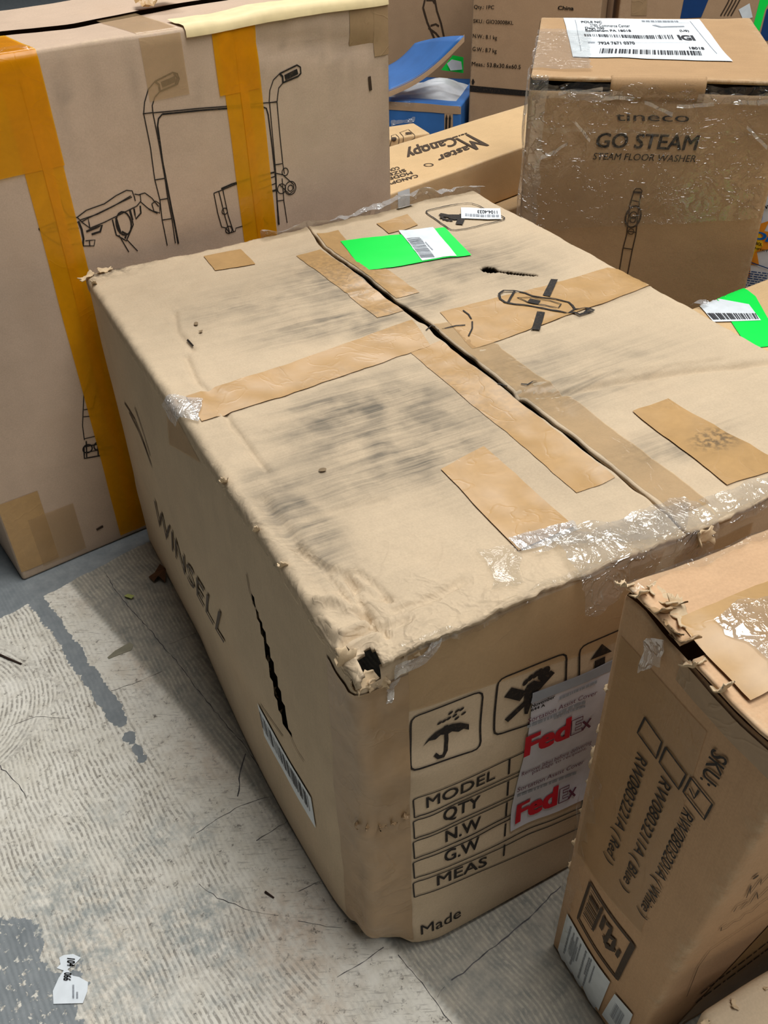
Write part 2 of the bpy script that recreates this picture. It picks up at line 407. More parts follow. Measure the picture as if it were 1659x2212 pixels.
def crumple(box, face, pts, name, mat, amp=.006, off=.003, step=.006, seed=0, ragged=.006, parent=None, mask=None, label=None):
    """crinkled thin film or paper over a quad on a face"""
    q = np.array(box.uvs(face, pts) if pts[0][0] > 2 else pts); a = np.linalg.norm(q[1] - q[0]); b = np.linalg.norm(q[3] - q[0])
    n, m = max(4, int(a / step)), max(4, int(b / step))
    U, V = np.meshgrid(np.linspace(0, 1, n), np.linspace(0, 1, m), indexing='ij'); U, V = U.ravel()[:, None], V.ravel()[:, None]
    UV = (1 - U) * (1 - V) * q[0] + U * (1 - V) * q[1] + U * V * q[2] + (1 - U) * V * q[3]
    P3 = np.concatenate([UV, 0 * U], 1)
    eu = np.minimum(np.minimum(U, 1 - U) * a, np.minimum(V, 1 - V) * b)[:, 0]
    UV = UV + ragged * np.stack([fbm(P3, 45, seed + 5), fbm(P3, 45, seed + 9)], 1) * np.exp(-eu / .012)[:, None]
    h = off + amp * np.abs(fbm(P3 * [1, .6, 1], 20, seed, 2)) + amp * .22 * np.abs(vnoise(P3, 70, seed + 3))
    o = mk(name, box.surf(face, UV, h, mask), grid_faces(n, m), mat, parent or box.root, False)
    if label: o['label'] = label
    return o
def scrap(box, loc, size, rot, name='torn_paper', mat=None, seed=0, curl=.5, parent=None, aspect=.6):
    size = size * .68
    """a small torn, curled flake of cardboard paper at a local point"""
    n, m = 9, 7; r = np.random.default_rng(seed)
    U, V = np.meshgrid(np.linspace(-.5, .5, n), np.linspace(-.5, .5, m), indexing='ij'); U, V = U.ravel(), V.ravel()
    P = np.stack([U, V, 0 * U], 1); edge = np.maximum(np.abs(U), np.abs(V)) > .45
    P[edge, :2] *= (1 + r.uniform(-.35, .1, (edge.sum(), 1)))
    P[:, 1] *= aspect; k = curl * 4 + 1e-3
    P[:, 2] = (1 - np.cos(P[:, 0] * k)) / k; P[:, 0] = np.sin(P[:, 0] * k) / k
    P[:, 2] += .12 * vnoise(P, 5, seed); P *= size
    R = np.array((Matrix.Rotation(rot[2], 3, 'Z') @ Matrix.Rotation(rot[1], 3, 'Y') @ Matrix.Rotation(rot[0], 3, 'X')))
    o = mk(name, P @ R.T + np.array(loc), grid_faces(n, m), mat or MT['edge'], parent or box.root, True, dict(wear=np.full(len(P), .8)))
    return solidify(o, .0012, 0)
def roundrect(q, k=.16):
    """rounded outline through four corner points"""
    q = [np.array(p, float) for p in q]; out = []
    for i in range(4):
        a, b, c = q[i - 1], q[i], q[(i + 1) % 4]
        for t in (0, .33, .67, 1): 
            p, r = b + (a - b) * k, b + (c - b) * k
            out.append(tuple((1 - t) ** 2 * p + 2 * t * (1 - t) * b + t * t * r))
    return out

# ================================================================== FLOOR
def floor_build():
    xs = np.concatenate([np.linspace(-6, -.85, 12), np.arange(-.8, .72, .006), np.linspace(.75, 6, 12)])
    ys = np.concatenate([np.linspace(-3, .2, 8), np.arange(.24, 1.34, .006), np.linspace(1.4, 8, 14)])
    X, Y = np.meshgrid(xs, ys, indexing='ij'); UV = np.stack([X.ravel(), Y.ravel()], 1); P = np.concatenate([UV, np.zeros((len(UV), 1))], 1)
    f2 = lambda pts: [tuple(floor_pt(p)[:2]) for p in pts]
    n = fbm(P, 30, 1, 4)
    def strip(pts, wd, soft=.004): return sstep(wd + soft, wd - soft, seg_dist(UV, f2(pts)) + .006 * n)
    grey = np.zeros(len(UV))
    # smooth grey band along the tall carton
    a, b = [np.array(v) for v in f2([(0, 1335), (340, 1160)])]; t = (b - a) / np.linalg.norm(b - a); nn = np.array([-t[1], t[0]])
    band = sstep(-.004, .004, (UV - a) @ nn + .003 * n); grey = np.maximum(grey, band)
    for pts, wd in [([(75, 1290), (110, 1340), (160, 1410), (178, 1440)], .013), ([(190, 1450), (225, 1510), (258, 1560)], .011), ([(275, 1590), (310, 1640)], .006),
                    ([(160, 1410), (200, 1465)], .006)]:
        grey = np.maximum(grey, strip(pts, wd))
    for c, r in [((0, 2120), .07), ((-10, 2040), .045), ((60, 2190), .06), ((10, 2230), .09)]:
        grey = np.maximum(grey, .60 * sstep(.008, -.008, np.linalg.norm(UV - f2([c])[0], axis=1) - r + .03 * n))
    slab = f2([(855, 2055), (1010, 2230)]); a, b = np.array(slab[0]), np.array(slab[1]); t = (b - a) / np.linalg.norm(b - a); nn = np.array([-t[1], t[0]])
    right = sstep(-.004, .004, ((UV - a) @ nn)); 
    back = sstep(.02, -.02, (UV[:, 1] - .50) + .02 * n)  # only in front of the big carton
    right = right * sstep(.3, .32, UV[:, 0] * 0 + 1) 
    blue = np.zeros(len(UV))
    for c, r, k in [((140, 1960), .05, .7), ((150, 2020), .05, .8), ((60, 1990), .03, .5), ((440, 2010), .045, .8), ((480, 2060), .03, .7), ((290, 1830), .02, .5), ((340, 1820), .02, .6),
                    ((240, 1760), .02, .5), ((270, 2150), .06, .6), ((100, 1900), .03, .6), ((430, 1790), .02, .7), ((370, 1820), .012, .8), ((200, 2080), .04, .6), ((300, 1960), .03, .4), ((540, 2110), .03, .5)]:
        blue = np.maximum(blue, k * sstep(.03, -.02, np.linalg.norm(UV - f2([c])[0], axis=1) - r + .03 * n))
    # comb marks: lines along the joint direction, swirling into arcs at one side
    p, q = [np.array(v) for v in f2([(155, 1744), (249, 1957)])]; t = (q - p) / np.linalg.norm(q - p); nn = np.array([-t[1], t[0]])
    ph = ((UV - p) @ nn + .010 * vnoise(P, 7, 4) + .004 * vnoise(P, 18, 5) + .0011 * vnoise(P, 70, 6)) / .0068
    c = np.array(f2([(-150, 1560)])[0]); rad = np.linalg.norm(UV - c, axis=1)
    ph2 = (rad + .005 * vnoise(P, 12, 8) + .0011 * vnoise(P, 70, 6)) / .0068
    swirl = sstep(.165, .155, rad + .05 * vnoise(P, 10, 2)) 
    ph = np.where(swirl > .5, ph2, ph)
    alongp = ((UV - p) @ t); jd = np.array(f2([(90, 1290), (600, 2010)])); tj = (jd[1] - jd[0]) / np.linalg.norm(jd[1] - jd[0]); nj = np.array([-tj[1], tj[0]])
    side = (UV - jd[0]) @ nj
    comb = sstep(.02, -.02, side + .02 * n) if ((np.array(f2([(700, 1850)])[0]) - jd[0]) @ nj) > 0 else sstep(-.02, .02, side + .02 * n)
    comb = np.clip(np.maximum(.16 + .1 * n, comb), 0, 1); comb = np.maximum(comb, right * .9)
    pink = np.clip(sum(k * np.exp(-(np.linalg.norm(UV - f2([c])[0], axis=1) / r) ** 2) for c, r, k in [((330, 1420), .05, .6), ((470, 1620), .06, .5), ((630, 2010), .06, .7), ((200, 1280), .04, .4), ((680, 2180), .05, .4), ((200, 2100), .1, .25)]), 0, 1)
    worn = np.clip(.25 * n + .35 * np.exp(-seg_dist(UV, f2([(225, 1235), (330, 1370), (430, 1480), (520, 1600), (600, 1700), (650, 1780)])) / .02), 0, 1)
    t = NT('worn_painted_concrete'); o = t.obj()
    ph_ = t.attr('phase'); 
    big = t.noise(o, 7, 5, .6); mid = t.noise(o, 45, 5, .65); fine = t.noise(o, 260, 3, .6); dash = t.noise(t.mapg(o, (1, 1, 1)), 130, 3, .6)
    scr = t.noise(t.mapg(o, (40, 300, 1), rot=(0, 0, -.5)), 1, 4, .6)
    c_ = t.mix(t.ramp(big, .3, .7), lin(222, 218, 205), lin(236, 233, 223))
    c_ = t.mix(t.ramp(mid, .45, .75, 0, .5), c_, lin(188, 180, 162))
    c_ = t.mix(t.math('MULTIPLY', t.attr('pink'), t.ramp(mid, .35, .6, .1, .9)), c_, lin(208, 184, 162))
    wave = t.math('SINE', t.math('MULTIPLY', ph_, 6.28318))
    combm = t.math('MULTIPLY', t.attr('comb'), t.math('MULTIPLY', t.ramp(wave, -.2, .5), t.ramp(dash, .36, .54)))
    combm = t.math('MULTIPLY', combm, t.ramp(t.noise(o, 16, 4, .6), .36, .58, .25, 1.0))
    c_ = t.mix(t.math('MULTIPLY', combm, .68), c_, lin(116, 110, 102))
    sp = t.math('MULTIPLY', t.ramp(t.noise(o, 95, 5, .78), .56, .64), t.ramp(mid, .4, .6, .15, .9))
    c_ = t.mix(sp, c_, lin(104, 98, 92))
    c_ = t.mix(t.math('MULTIPLY', t.ramp(scr, .56, .68), t.math('SUBTRACT', .55, t.math('MULTIPLY', t.attr('comb'), .45)), True), c_, lin(126, 120, 112))
    c_ = t.mix(t.math('MULTIPLY', t.attr('worn'), t.ramp(t.noise(o, 70, 5, .7), .42, .6), True), c_, lin(110, 106, 104))
    c_ = t.mix(t.math('MULTIPLY', t.attr('blue'), t.ramp(t.noise(o, 55, 4, .7), .38, .62)), c_, lin(146, 154, 154))
    sl = t.mix(t.ramp(mid, .35, .65), lin(128, 128, 122), lin(160, 154, 142)); sl = t.mix(t.math('MULTIPLY', combm, .5), sl, lin(196, 188, 170))
    c_ = t.mix(t.attr('slab'), c_, sl)
    g_ = t.mix(t.ramp(mid, .3, .7), lin(120, 127, 131), lin(142, 148, 151))
    gm = t.ramp(t.math('ADD', t.attr('grey'), t.math('MULTIPLY', t.math('SUBTRACT', t.noise(o, 90, 4, .7), .5), .9)), .48, .54)
    gm = t.math('MAXIMUM', gm, t.ramp(t.attr('grey'), .96, 1.0))
    c_ = t.mix(gm, c_, g_)
    h = t.math('ADD', t.math('MULTIPLY', wave, t.math('MULTIPLY', t.attr('comb'), -.5)), t.math('ADD', mid, t.math('MULTIPLY', fine, .4)))
    rough = t.math('SUBTRACT', .75, t.math('MULTIPLY', gm, .2))
    mat = t.done(t.bsdf(c_, rough, .25, t.bump(h, .25, .0015)))
    fl = mk('floor', P, grid_faces(len(xs), len(ys)), mat, None, True, dict(phase=ph, comb=comb, grey=np.clip(grey, 0, 1), blue=blue, pink=pink, worn=worn, slab=right))
    fl['kind'] = 'structure'; fl['label'] = 'worn cream painted concrete floor with comb marks'
    def crack(pts, w0, seed, mat='grimy'):
        w0 *= .5
        r = np.random.default_rng(seed); q = np.array([floor_pt(p)[:2] for p in pts]); Q = []
        for a, b in zip(q[:-1], q[1:]):
            k = max(2, int(np.linalg.norm(b - a) / .008)); Q += [a + (b - a) * i / k for i in range(k)]
        Q.append(q[-1]); Q = np.array(Q) + r.normal(0, .0008, (len(Q), 2)); T = np.gradient(Q, axis=0); T /= np.linalg.norm(T, axis=1)[:, None]; N = np.stack([-T[:, 1], T[:, 0]], 1)
        wd = w0 * r.uniform(.2, 1.0, len(Q))[:, None]; V = np.zeros((2 * len(Q), 3)); V[0::2, :2] = Q + N * wd; V[1::2, :2] = Q - N * wd; V[:, 2] = .0005
        mk('crack', V, [[2 * i, 2 * i + 1, 2 * i + 3, 2 * i + 2] for i in range(len(Q) - 1)], MT[mat], fl)
    for k, (pts, w0) in enumerate([
        ([(225, 1235), (262, 1292), (330, 1370), (390, 1440), (430, 1495), (520, 1602), (580, 1680), (625, 1740)], .0016),
        ([(365, 1392), (425, 1368)], .0012), ([(240, 1492), (285, 1478), (350, 1450)], .0009), ([(15, 1570), (60, 1555), (95, 1548), (150, 1553)], .0008),
        ([(425, 1800), (470, 1770), (535, 1735), (580, 1720)], .0010), ([(555, 1815), (625, 1772)], .0012), ([(640, 1930), (690, 1905)], .0010),
        ([(430, 1910), (470, 1940), (545, 1967)], .0012), ([(545, 1967), (600, 1980)], .0006), ([(645, 1990), (690, 1998), (740, 2008)], .0008), ([(730, 2110), (775, 2085), (830, 2045)], .0012),
        ([(860, 2065), (900, 2110), (960, 2190), (1000, 2240)], .0012), ([(975, 2119), (1010, 2092), (1070, 2045), (1110, 2010), (1160, 1965), (1210, 1915)], .0018), ([(942, 2150), (958, 2133)], .0006),
        ([(0, 1652), (60, 1722)], .0016), ([(515, 1720), (520, 1660), (530, 1630)], .0022)]):
        crack(pts, w0, k)
    return fl
FLOOR = floor_build()
# ================================================================== BIG CARTON IN THE MIDDLE
MW, ML, MH = .7033, .8895, .5217
MYAW = 0.4801
def main_creases():
    b = Box.__new__(Box); b.o = np.array([-.0298, .5001, 0]); b.R = np.array(Matrix.Rotation(MYAW, 3, 'Z')); b.d = np.array([MW, ML, MH]); b.W, b.L, b.H = MW, ML, MH
    c = []
    def add(pts, wd, amp): c.append(([b.uv('top', p) for p in pts], wd * .75, amp * 1.5))
    r3 = Z(0, 500, .5); r4 = Z(600, 400, .6383); r7 = Z(680, 1230, .1929)
    add(r3((750, 340), (760, 420), (830, 500)), .006, -.0025); add(r3((800, 530), (850, 650), (960, 740), (990, 830), (1060, 910), (1150, 1030)), .005, -.003)
    add(r3((850, 440), (1200, 330), (1560, 240)), .006, .0016); add(r3((1160, 850), (1400, 800), (1659, 700)), .006, .0016)
    add(r3((1330, 1250), (1500, 1180), (1659, 1150)), .007, -.002); add(r4((690, 545), (880, 470), (1250, 345)), .007, .002)
    add(r4((820, 690), (1000, 680), (1180, 650), (1400, 620), (1659, 600)), .008, -.0045); add(r4((860, 660), (1180, 620), (1500, 580)), .006, .002)
    add([(640, 1180), (700, 1225), (755, 1300), (790, 1330)], .006, -.004); add([(715, 1225), (775, 1262), (810, 1285), (845, 1290)], .005, -.003)
    add(r7((375, 40), (440, 180), (510, 360), (570, 500), (640, 600), (800, 720)), .005, -.005); add(r7((470, 10), (700, 180), (820, 310)), .004, -.0035)
    add(r7((300, 800), (450, 740), (620, 620)), .004, -.005); add(r7((290, 690), (450, 640), (600, 590)), .004, .004); add(r7((370, 850), (560, 790), (720, 730)), .004, .004)
    add(r7((890, 440), (1100, 380), (1350, 290), (1659, 130)), .006, -.003); add(r7((780, 620), (900, 600), (1050, 560)), .004, -.003)
    add(r7((0, 500), (90, 640), (190, 740)), .005, -.004); add(r7((30, 340), (200, 330), (370, 400), (480, 420)), .006, .005); add([(560, 1075), (650, 1190), (700, 1270)], .010, -.003)
    return c
MCREASE = main_creases()
def main_warp(P):
    x, y, z = P[:, 0] / MW, P[:, 1] / ML, P[:, 2] / MH
    Q = P.copy(); top = np.clip(z, 0, 1.05) ** 10
    sag = -.010 * np.sin(np.pi * np.clip(x, 0, 1)) * np.sin(np.pi * np.clip(y, 0, 1))
    Q[:, 2] += top * (sag + .0028 * fbm(P, 9, 2, 3) + .0008 * fbm(P, 60, 8, 2))
    for pts, wd, amp in MCREASE:
        m = np.exp(-(seg_dist(P[:, :2], pts) / wd) ** 2); Q[:, 2] += top * amp * m
    # walls bulge and dent
    sz = np.sin(np.pi * np.clip(z, 0, 1)); sx = np.sin(np.pi * np.clip(x, 0, 1)); sy = np.sin(np.pi * np.clip(y, 0, 1))
    n = fbm(P, 6, 11, 3)
    Q[:, 0] += (1 - np.clip(x, 0, 1)) ** 6 * (-.010 * sz * sy + .004 * n * sz) + np.clip(x, 0, 1) ** 6 * .006 * sz * sy
    Q[:, 1] += (1 - np.clip(y, 0, 1)) ** 6 * (-.008 * sz * sx + .004 * n * sz + .0022 * np.sin(z * 17 + 2 * x + 3 * n) * sz)
    # crushed vertical front corner: creases run down beside the edge
    e = np.exp(-((P[:, 0]) ** 2 + (P[:, 1]) ** 2) / .05 ** 2)
    k = e * (.006 * vnoise(P, 22, 5) + .003 * vnoise(P, 60, 6)); Q[:, 0] += .010 * e * sz + k; Q[:, 1] += .010 * e * sz + k
    # bottom edge is rolled under and soft
    bt = np.clip(1 - z / .13, 0, 1) ** 2
    cr = np.exp(-((P[:, 0]) ** 2 + (P[:, 1]) ** 2) / .045 ** 2); bz = np.clip(1 - z / .35, 0, 1)
    Q[:, 0] += bz * (1 - np.clip(x, 0, 1)) ** 8 * (-.012 * np.sin(np.pi * np.clip(y * 1.5, 0, 1))) + bt * cr * .022; Q[:, 1] += bz * (1 - np.clip(y, 0, 1)) ** 8 * (-.017 * sstep(0, .09, P[:, 0])) + bt * cr * .022
    c0 = np.exp(-((P[:, 0]) ** 2 + (P[:, 1]) ** 2) / .10 ** 2)
    Q[:, 2] += c0 * .004 * np.clip(1 - z / .3, 0, 1)
    # top front-left corner pressed down
    c1 = np.exp(-((P[:, 0] - .0) ** 2 + (P[:, 1] - .0) ** 2) / .05 ** 2) * top
    Q[:, 2] += -.006 * c1
    Q[:, 2] = np.maximum(Q[:, 2], .001)
    return Q
B = Box('shipping_carton', (-.0298, .5001), MYAW, MW, ML, MH, 'large battered brown carton with an open top seam and courier sticker', 'box', .010, main_warp)
MTOP = (1, 0, 1)
def blob(face, specs, box=None):
    box = box or B
    cs = [(np.array(box.uv(face, c)), rx, ry, k) for c, rx, ry, k in specs]
    def f(UV):
        d = np.zeros(len(UV))
        for c, rx, ry, k in cs:
            q = ((UV[:, 0] - c[0]) / rx) ** 2 + ((UV[:, 1] - c[1]) / ry) ** 2
            d = np.maximum(d, k * np.exp(-q ** 1.5))
        return d
    return f
top_dirt = blob('top', [((720, 600), .09, .10, .75), ((700, 690), .12, .04, .75), ((560, 640), .12, .05, .45), ((800, 680), .06, .05, .8), ((640, 640), .1, .05, .6),
                        ((830, 900), .14, .12, .85), ((930, 950), .08, .09, .8), ((720, 860), .1, .05, .6), ((780, 1020), .13, .05, .6), ((640, 1120), .035, .09, .95), ((590, 1050), .03, .05, .6),
                        ((1010, 560), .12, .08, .55), ((900, 640), .08, .05, .6), ((1150, 800), .12, .08, .5), ((1250, 820), .14, .05, .55), ((1100, 580), .1, .06, .4), ((1320, 790), .1, .07, .4), ((1430, 960), .10, .03, .5),
                        ((250, 560), .04, .03, .7), ((300, 545), .05, .02, .6), ((1480, 950), .05, .03, .7)])
# --- walls, each long-side top flap hinges on the side walls; the short flaps are folded under
slit = [tuple(v) for v in B.uvs('left', [(533, 1240), (537, 1262), (556, 1318), (566, 1346), (580, 1400), (600, 1470), (617, 1540), (628, 1587), (610, 1560), (594, 1500), (580, 1440), (570, 1390), (562, 1350), (551, 1318)])]
wall = Box.__new__(Box); wall.__dict__.update(B.__dict__); wall.H = MH - .007; wall.d = np.array([MW, ML, MH - .007])
def cut_left(c): return in_poly(c, slit)
def cut_front(c): return (c[:, 1] > MH - .022) & (c[:, 0] < .030)
def cut_top(c): return ((c[:, 1] > .14) & (c[:, 1] < ML - .14)) | ((c[:, 0] < .036) & (c[:, 1] < .03))
wall.shell(MT['card'], .008, ('front', 'left', 'right', 'back', 'top'), 'body', cuts=dict(left=cut_left, front=cut_front, top=cut_top), grime=.7)
seamU = [tuple(v) for v in B.uvs('top', [(650, 492), (700, 540), (800, 612), (905, 690), (985, 755), (1080, 830), (1180, 905), (1250, 960), (1340, 1035), (1405, 1085), (1466, 1143)])]
sv = np.array([p[1] for p in seamU]); su = np.array([p[0] for p in seamU]); so = np.argsort(sv)
def seam_u(v): return np.interp(v, sv[so], su[so])
gash = [tuple(v) for v in B.uvs('top', [(1036, 581), (1048, 573), (1066, 576), (1078, 583), (1100, 585), (1125, 588), (1162, 593), (1162, 597), (1120, 595), (1080, 589), (1062, 590), (1044, 588)])]
def flap(side):
    nv = int(ML / .0032); v = np.linspace(-.004, ML + .004, nv)
    tt = np.concatenate([np.linspace(0, .1, 16), np.linspace(.11, .945, 104), np.linspace(.95, 1, 9)])
    V2, T = np.meshgrid(v, tt, indexing='ij'); s = seam_u(V2)
    wob = .0022 * vnoise(np.stack([V2.ravel(), T.ravel() * 0, T.ravel() * 0], 1), 40, 3 + side).reshape(V2.shape)
    gap = .0022 + .0028 * sstep(.05, .5, V2) * sstep(.9, .6, V2)
    R0 = .022
    U = -R0 + T * (s - gap + wob + R0) if side == 0 else MW + R0 + T * (s + gap + wob - MW - R0)
    UV = np.stack([U.ravel(), V2.ravel()], 1); P = np.stack([np.clip(UV[:, 0], 0, MW), UV[:, 1], MH - np.maximum(-UV[:, 0], 0) - np.maximum(UV[:, 0] - MW, 0)], 1)
    lip = np.exp(-np.abs(U - s).ravel() / .012)
    off = lip * (.0035 + .003 * vnoise(P, 14, 9 + side)) + (.0022 * (side == 1) * lip)
    VV = B.shape(P, off, MTOP)
    # ragged front and back edge
    e = np.minimum(P[:, 1], ML - P[:, 1]); VV[:, 1] += np.where(e < .004, .002 * vnoise(P, 70, 4) + .0015 * vnoise(P, 260, 6), 0)
    VV[:, 2] += np.where(P[:, 1] < .02, .003 * vnoise(P, 16, 14), 0)
    F = grid_faces(len(v), len(tt)); c = UV[F].mean(1)
    if side == 0: F = F[~((c[:, 0] < .027) & (c[:, 0] > .009) & (c[:, 1] < .015 - .3 * np.abs(c[:, 0] - .02)))]
    if side == 1: F = F[~in_poly(c, gash)]
    ed = np.minimum(e, np.minimum(UV[:, 0], MW - UV[:, 0])); nz = fbm(P, 30, 6)
    A = dict(dirt=np.clip(.14 + top_dirt(UV), 0, 1), wear=np.clip(1.0 * np.exp(-np.maximum(ed, 0) / .012) * (.8 + .5 * nz) + .5 * np.exp(-np.abs(U - s).ravel() / .004), 0, 1),
             crumple=np.clip(1.1 * np.exp(-((P[:, 0] / .13) ** 2 + (P[:, 1] / .10) ** 2)) + .5 * np.exp(-(P[:, 1] / .035) ** 2) * (UV[:, 0] < .33) + .25 * np.exp(-(P[:, 0] / .03) ** 2) * (P[:, 1] < .35) + .10, 0, 1.2),
             grime=np.clip(.9 * np.exp(-(((P[:, 0] - .03) / .05) ** 2 + ((P[:, 1] - ML) / .02) ** 2)) + .25 * np.exp(-np.maximum(ed, 0) / .005), 0, 1))
    o = mk('top_flap', VV, F if side == 0 else F, MT['card'], B.root, True, A)
    m = solidify(o, .005, -1 if side == 1 else 1)
    return o
flap(0); flap(1)

# --- tape on the top
def tapes(box, face, quads, mat, off=.0010, name='tape', mask=None, dirt=None, step=.01):
    for q in quads: Decal(box, face, off, mask=mask).quad(q, step).build(name, MT[mat], dirt=dirt)
r4 = Z(600, 400, .6383); r3 = Z(0, 500, .5)
seam_band_l = lambda v: seam_u(v) - .052
def along_seam(v0, v1, d0, d1, name='tape', mat='tape'):
    v = np.linspace(v0, v1, 60); n = 7; pts = []
    for a in v:
        s = seam_u(a)
        for k in range(n): pts.append((s + d0 + (d1 - d0) * k / (n - 1), a))
    d = Decal(B, 'top', 0, px=False, mask=MTOP); d.add(pts, grid_faces(60, n).tolist())
    lipf = lambda UV: .0010 + np.exp(-np.abs(UV[:, 0] - seam_u(UV[:, 1])) / .012) * (.0035 + .003 * vnoise(np.concatenate([UV, UV[:, :1] * 0 + MH], 1), 14, 9 + (d1 > .001)) + .0022 * (d1 > .001))
    d.build(name, MT[mat], extra=lipf, dirt=lambda UV: np.clip(.5 * top_dirt(UV), 0, 1))
along_seam(.10, .46, -.056, -.006); along_seam(.56, .80, -.048, -.006)
along_seam(.02, .50, .006, .052, mat='tape_clear'); along_seam(.60, .86, .006, .045)
dt = lambda UV: np.clip(.45 * top_dirt(UV), 0, 1)
tapes(B, 'top', [[(402, 858), (436, 912), (930, 748), (890, 692)]], 'tape', .0016, mask=MTOP, dirt=dt)
tapes(B, 'top', [[(950, 676), (1020, 755), (1425, 622), (1312, 580)]], 'tape', .0016, mask=MTOP, dirt=dt)
tapes(B, 'top', [[(952, 1015), (1045, 966), (1240, 1140), (1120, 1192)]], 'tape', .0018, mask=MTOP)
tapes(B, 'top', [[(1366, 890), (1443, 863), (1700, 1010), (1570, 1050)]], 'tape', .0018, mask=MTOP, dirt=blob('top', [((1545, 945), .03, .02, .8)]))
tapes(B, 'top', [[(440, 555), (520, 540), (552, 572), (465, 586)], [(813, 484), (880, 464), (903, 487), (840, 506)]], 'tape', .0016, mask=MTOP)
Decal(B, 'left', .0010).quad([(360, 885), (436, 925), (434, 1000), (366, 960)]).build('tape', MT['tape_clear'])
# tape down the front and the front-left corner
Decal(B, 'front', .0014, px=False).quad([(-.055, .02), (.052, .02), (.052, MH - .035), (-.055, MH - .035)], .008).build('corner_tape', MT['tape_dull'])
Decal(B, 'front', .0010, px=False).quad([(.355, .05), (.46, .05), (.46, MH - .03), (.355, MH - .03)], .01).build('tape', MT['tape_clear'])
Decal(B, 'front', .0009, px=False).quad([(.052, MH - .09), (.30, MH - .12), (.34, MH - .012), (.052, MH - .012)], .01).build('tape', MT['tape_clear'])

# --- stickers on the top
r6z = Z(640, 400, .2893)
g = Decal(B, 'top', .0024, mask=MTOP).quad(r6z((330, 428), (500, 645), (1308, 530), (1108, 322))).build('green_sticker', MT['green'], label='neon green rectangular sticker')
lab = Decal(B, 'top', .0032, mask=MTOP).quad(r6z((765, 350), (940, 575), (1198, 540), (1020, 325))).build('barcode_label', MT['paper'])
Decal(B, 'top', .0038, mask=MTOP).bars(r6z((822, 412), (935, 560), (1037, 555), (920, 403)), 26, 3).build('barcode', MT['paper_soft'], lab)
Decal(B, 'top', .0038, mask=MTOP).greek(r6z((960, 440))[0], r6z((1015, 500))[0], r6z((968, 438))[0], 4).build('lettering', MT['paper_soft'], lab)
lab = Decal(B, 'top', .0028, mask=MTOP).quad(r6z((1230, 178), (1522, 185), (1530, 265), (1232, 258))).build('number_label', MT['paper'])
d = Decal(B, 'top', .0034, mask=MTOP); d.text('1104-4033', *r6z((1500, 205), (1352, 200), (1502, 228)), .02); d.build('lettering', MT['paper_ink'], lab)
d = Decal(B, 'top', .0034, mask=MTOP); d.greek(*r6z((1512, 236), (1255, 224), (1513, 250)), 5); d.build('lettering', MT['paper_soft'], lab)
# --- printed marks on the top
d = Decal(B, 'top', .0022, mask=MTOP)
d.stroke(roundrect(r6z((950, 200), (1300, 135), (1580, 260), (1165, 350)), .14), .0022, True)
d.stroke(r6z((1070, 225), (1130, 235), (1240, 240)), .010); d.stroke(r6z((1245, 225), (1215, 300)), .012); d.stroke(r6z((1075, 240), (1150, 245)), .006)
d.poly(r6z((1120, 228), (1240, 232), (1245, 262), (1180, 266), (1140, 256)))
for p in [(1085, 250), (1105, 260), (1130, 267), (1155, 270)]: d.circle(r6z(p)[0], .0035)
d.build('printed_icon', MT['ink'])
d = Decal(B, 'top', .0030, mask=MTOP)
d.quad([(1190, 606), (1205, 607), (1188, 644), (1172, 641)], .006); d.quad([(1177, 678), (1160, 676), (1147, 715), (1166, 717)], .006)
d.stroke([(1080, 649), (1078, 638), (1088, 631), (1110, 631), (1135, 636), (1150, 642), (1228, 656), (1236, 663), (1241, 671), (1228, 679), (1200, 674), (1150, 665), (1110, 660), (1090, 656)], .0034, True)
d.stroke([(1117, 646), (1150, 645), (1212, 660), (1206, 668), (1140, 656)], .0018, True); d.poly([(1145, 648), (1168, 653), (1162, 661), (1138, 656)])
d.stroke([(1241, 671), (1283, 674), (1252, 685), (1228, 679)], .0035); d.stroke([(1112, 631), (1098, 656)], .0035); d.stroke([(1270, 674), (1258, 683)], .002)
d.build('printed_knife_icon', MT['ink'])
d = Decal(B, 'top', .0030, mask=MTOP)
for q in [((1000, 673), (1012, 682), (1018, 692)), ((1020, 697), (1020, 712), (1012, 729)), ((945, 716), (985, 706), (1005, 705)), ((1075, 832), (1095, 838)), ((1125, 833), (1140, 834), (1160, 827))]:
    d.stroke(list(q), .0022)
d.stroke([(920, 716), (932, 706), (940, 708)], .0018); d.stroke([(405, 738), (418, 752)], .0022); d.build('scuff_marks', MT['ink'])
d = Decal(B, 'top', .0028, mask=MTOP); d.circle((424, 702), .005, el=.6, rot=1.2); d.circle((434, 718), .004, el=.7, rot=1.0); d.circle((697, 1018), .0045, el=.7); d.build('scuff_marks', MT['stain'])

# --- film along the edges
crumple(B, 'top', [(1150, 1195), (1240, 1145), (1480, 1090), (1450, 1180)], 'tape_film', MT['film'], .004, .004, seed=1, mask=MTOP)
def strip_film(name, u0, u1, vtop, drop, seed, amp=.006, mat='film', face='top'):
    crumple(B, face, [(u0, vtop), (u1, vtop), (u1, -drop), (u0, -drop)], name, MT[mat], amp, .004, .005, seed)
strip_film('loose_film', .235, .40, .040, .045, 3, .008)
strip_film('loose_film', .40, .66, .02, .012, 4, .005)
strip_film('loose_film', .05, .24, .001, .010, 5, .003, 'film_thin')
crumple(B, 'top', [(352, 868), (432, 868), (428, 918), (378, 914)], 'tape_film', MT['film_white'], .004, .003, .004, seed=6, mask=MTOP)
crumple(B, 'top', [(1112, 1170), (1235, 1130), (1250, 1150), (1130, 1200)], 'tape_film', MT['film_white'], .002, .003, .004, seed=7, mask=MTOP)
crumple(B, 'top', [(1040, 1190), (1110, 1180), (1140, 1260), (1060, 1285)], 'tape_film', MT['film_thin'], .002, .003, .004, seed=8, mask=MTOP)
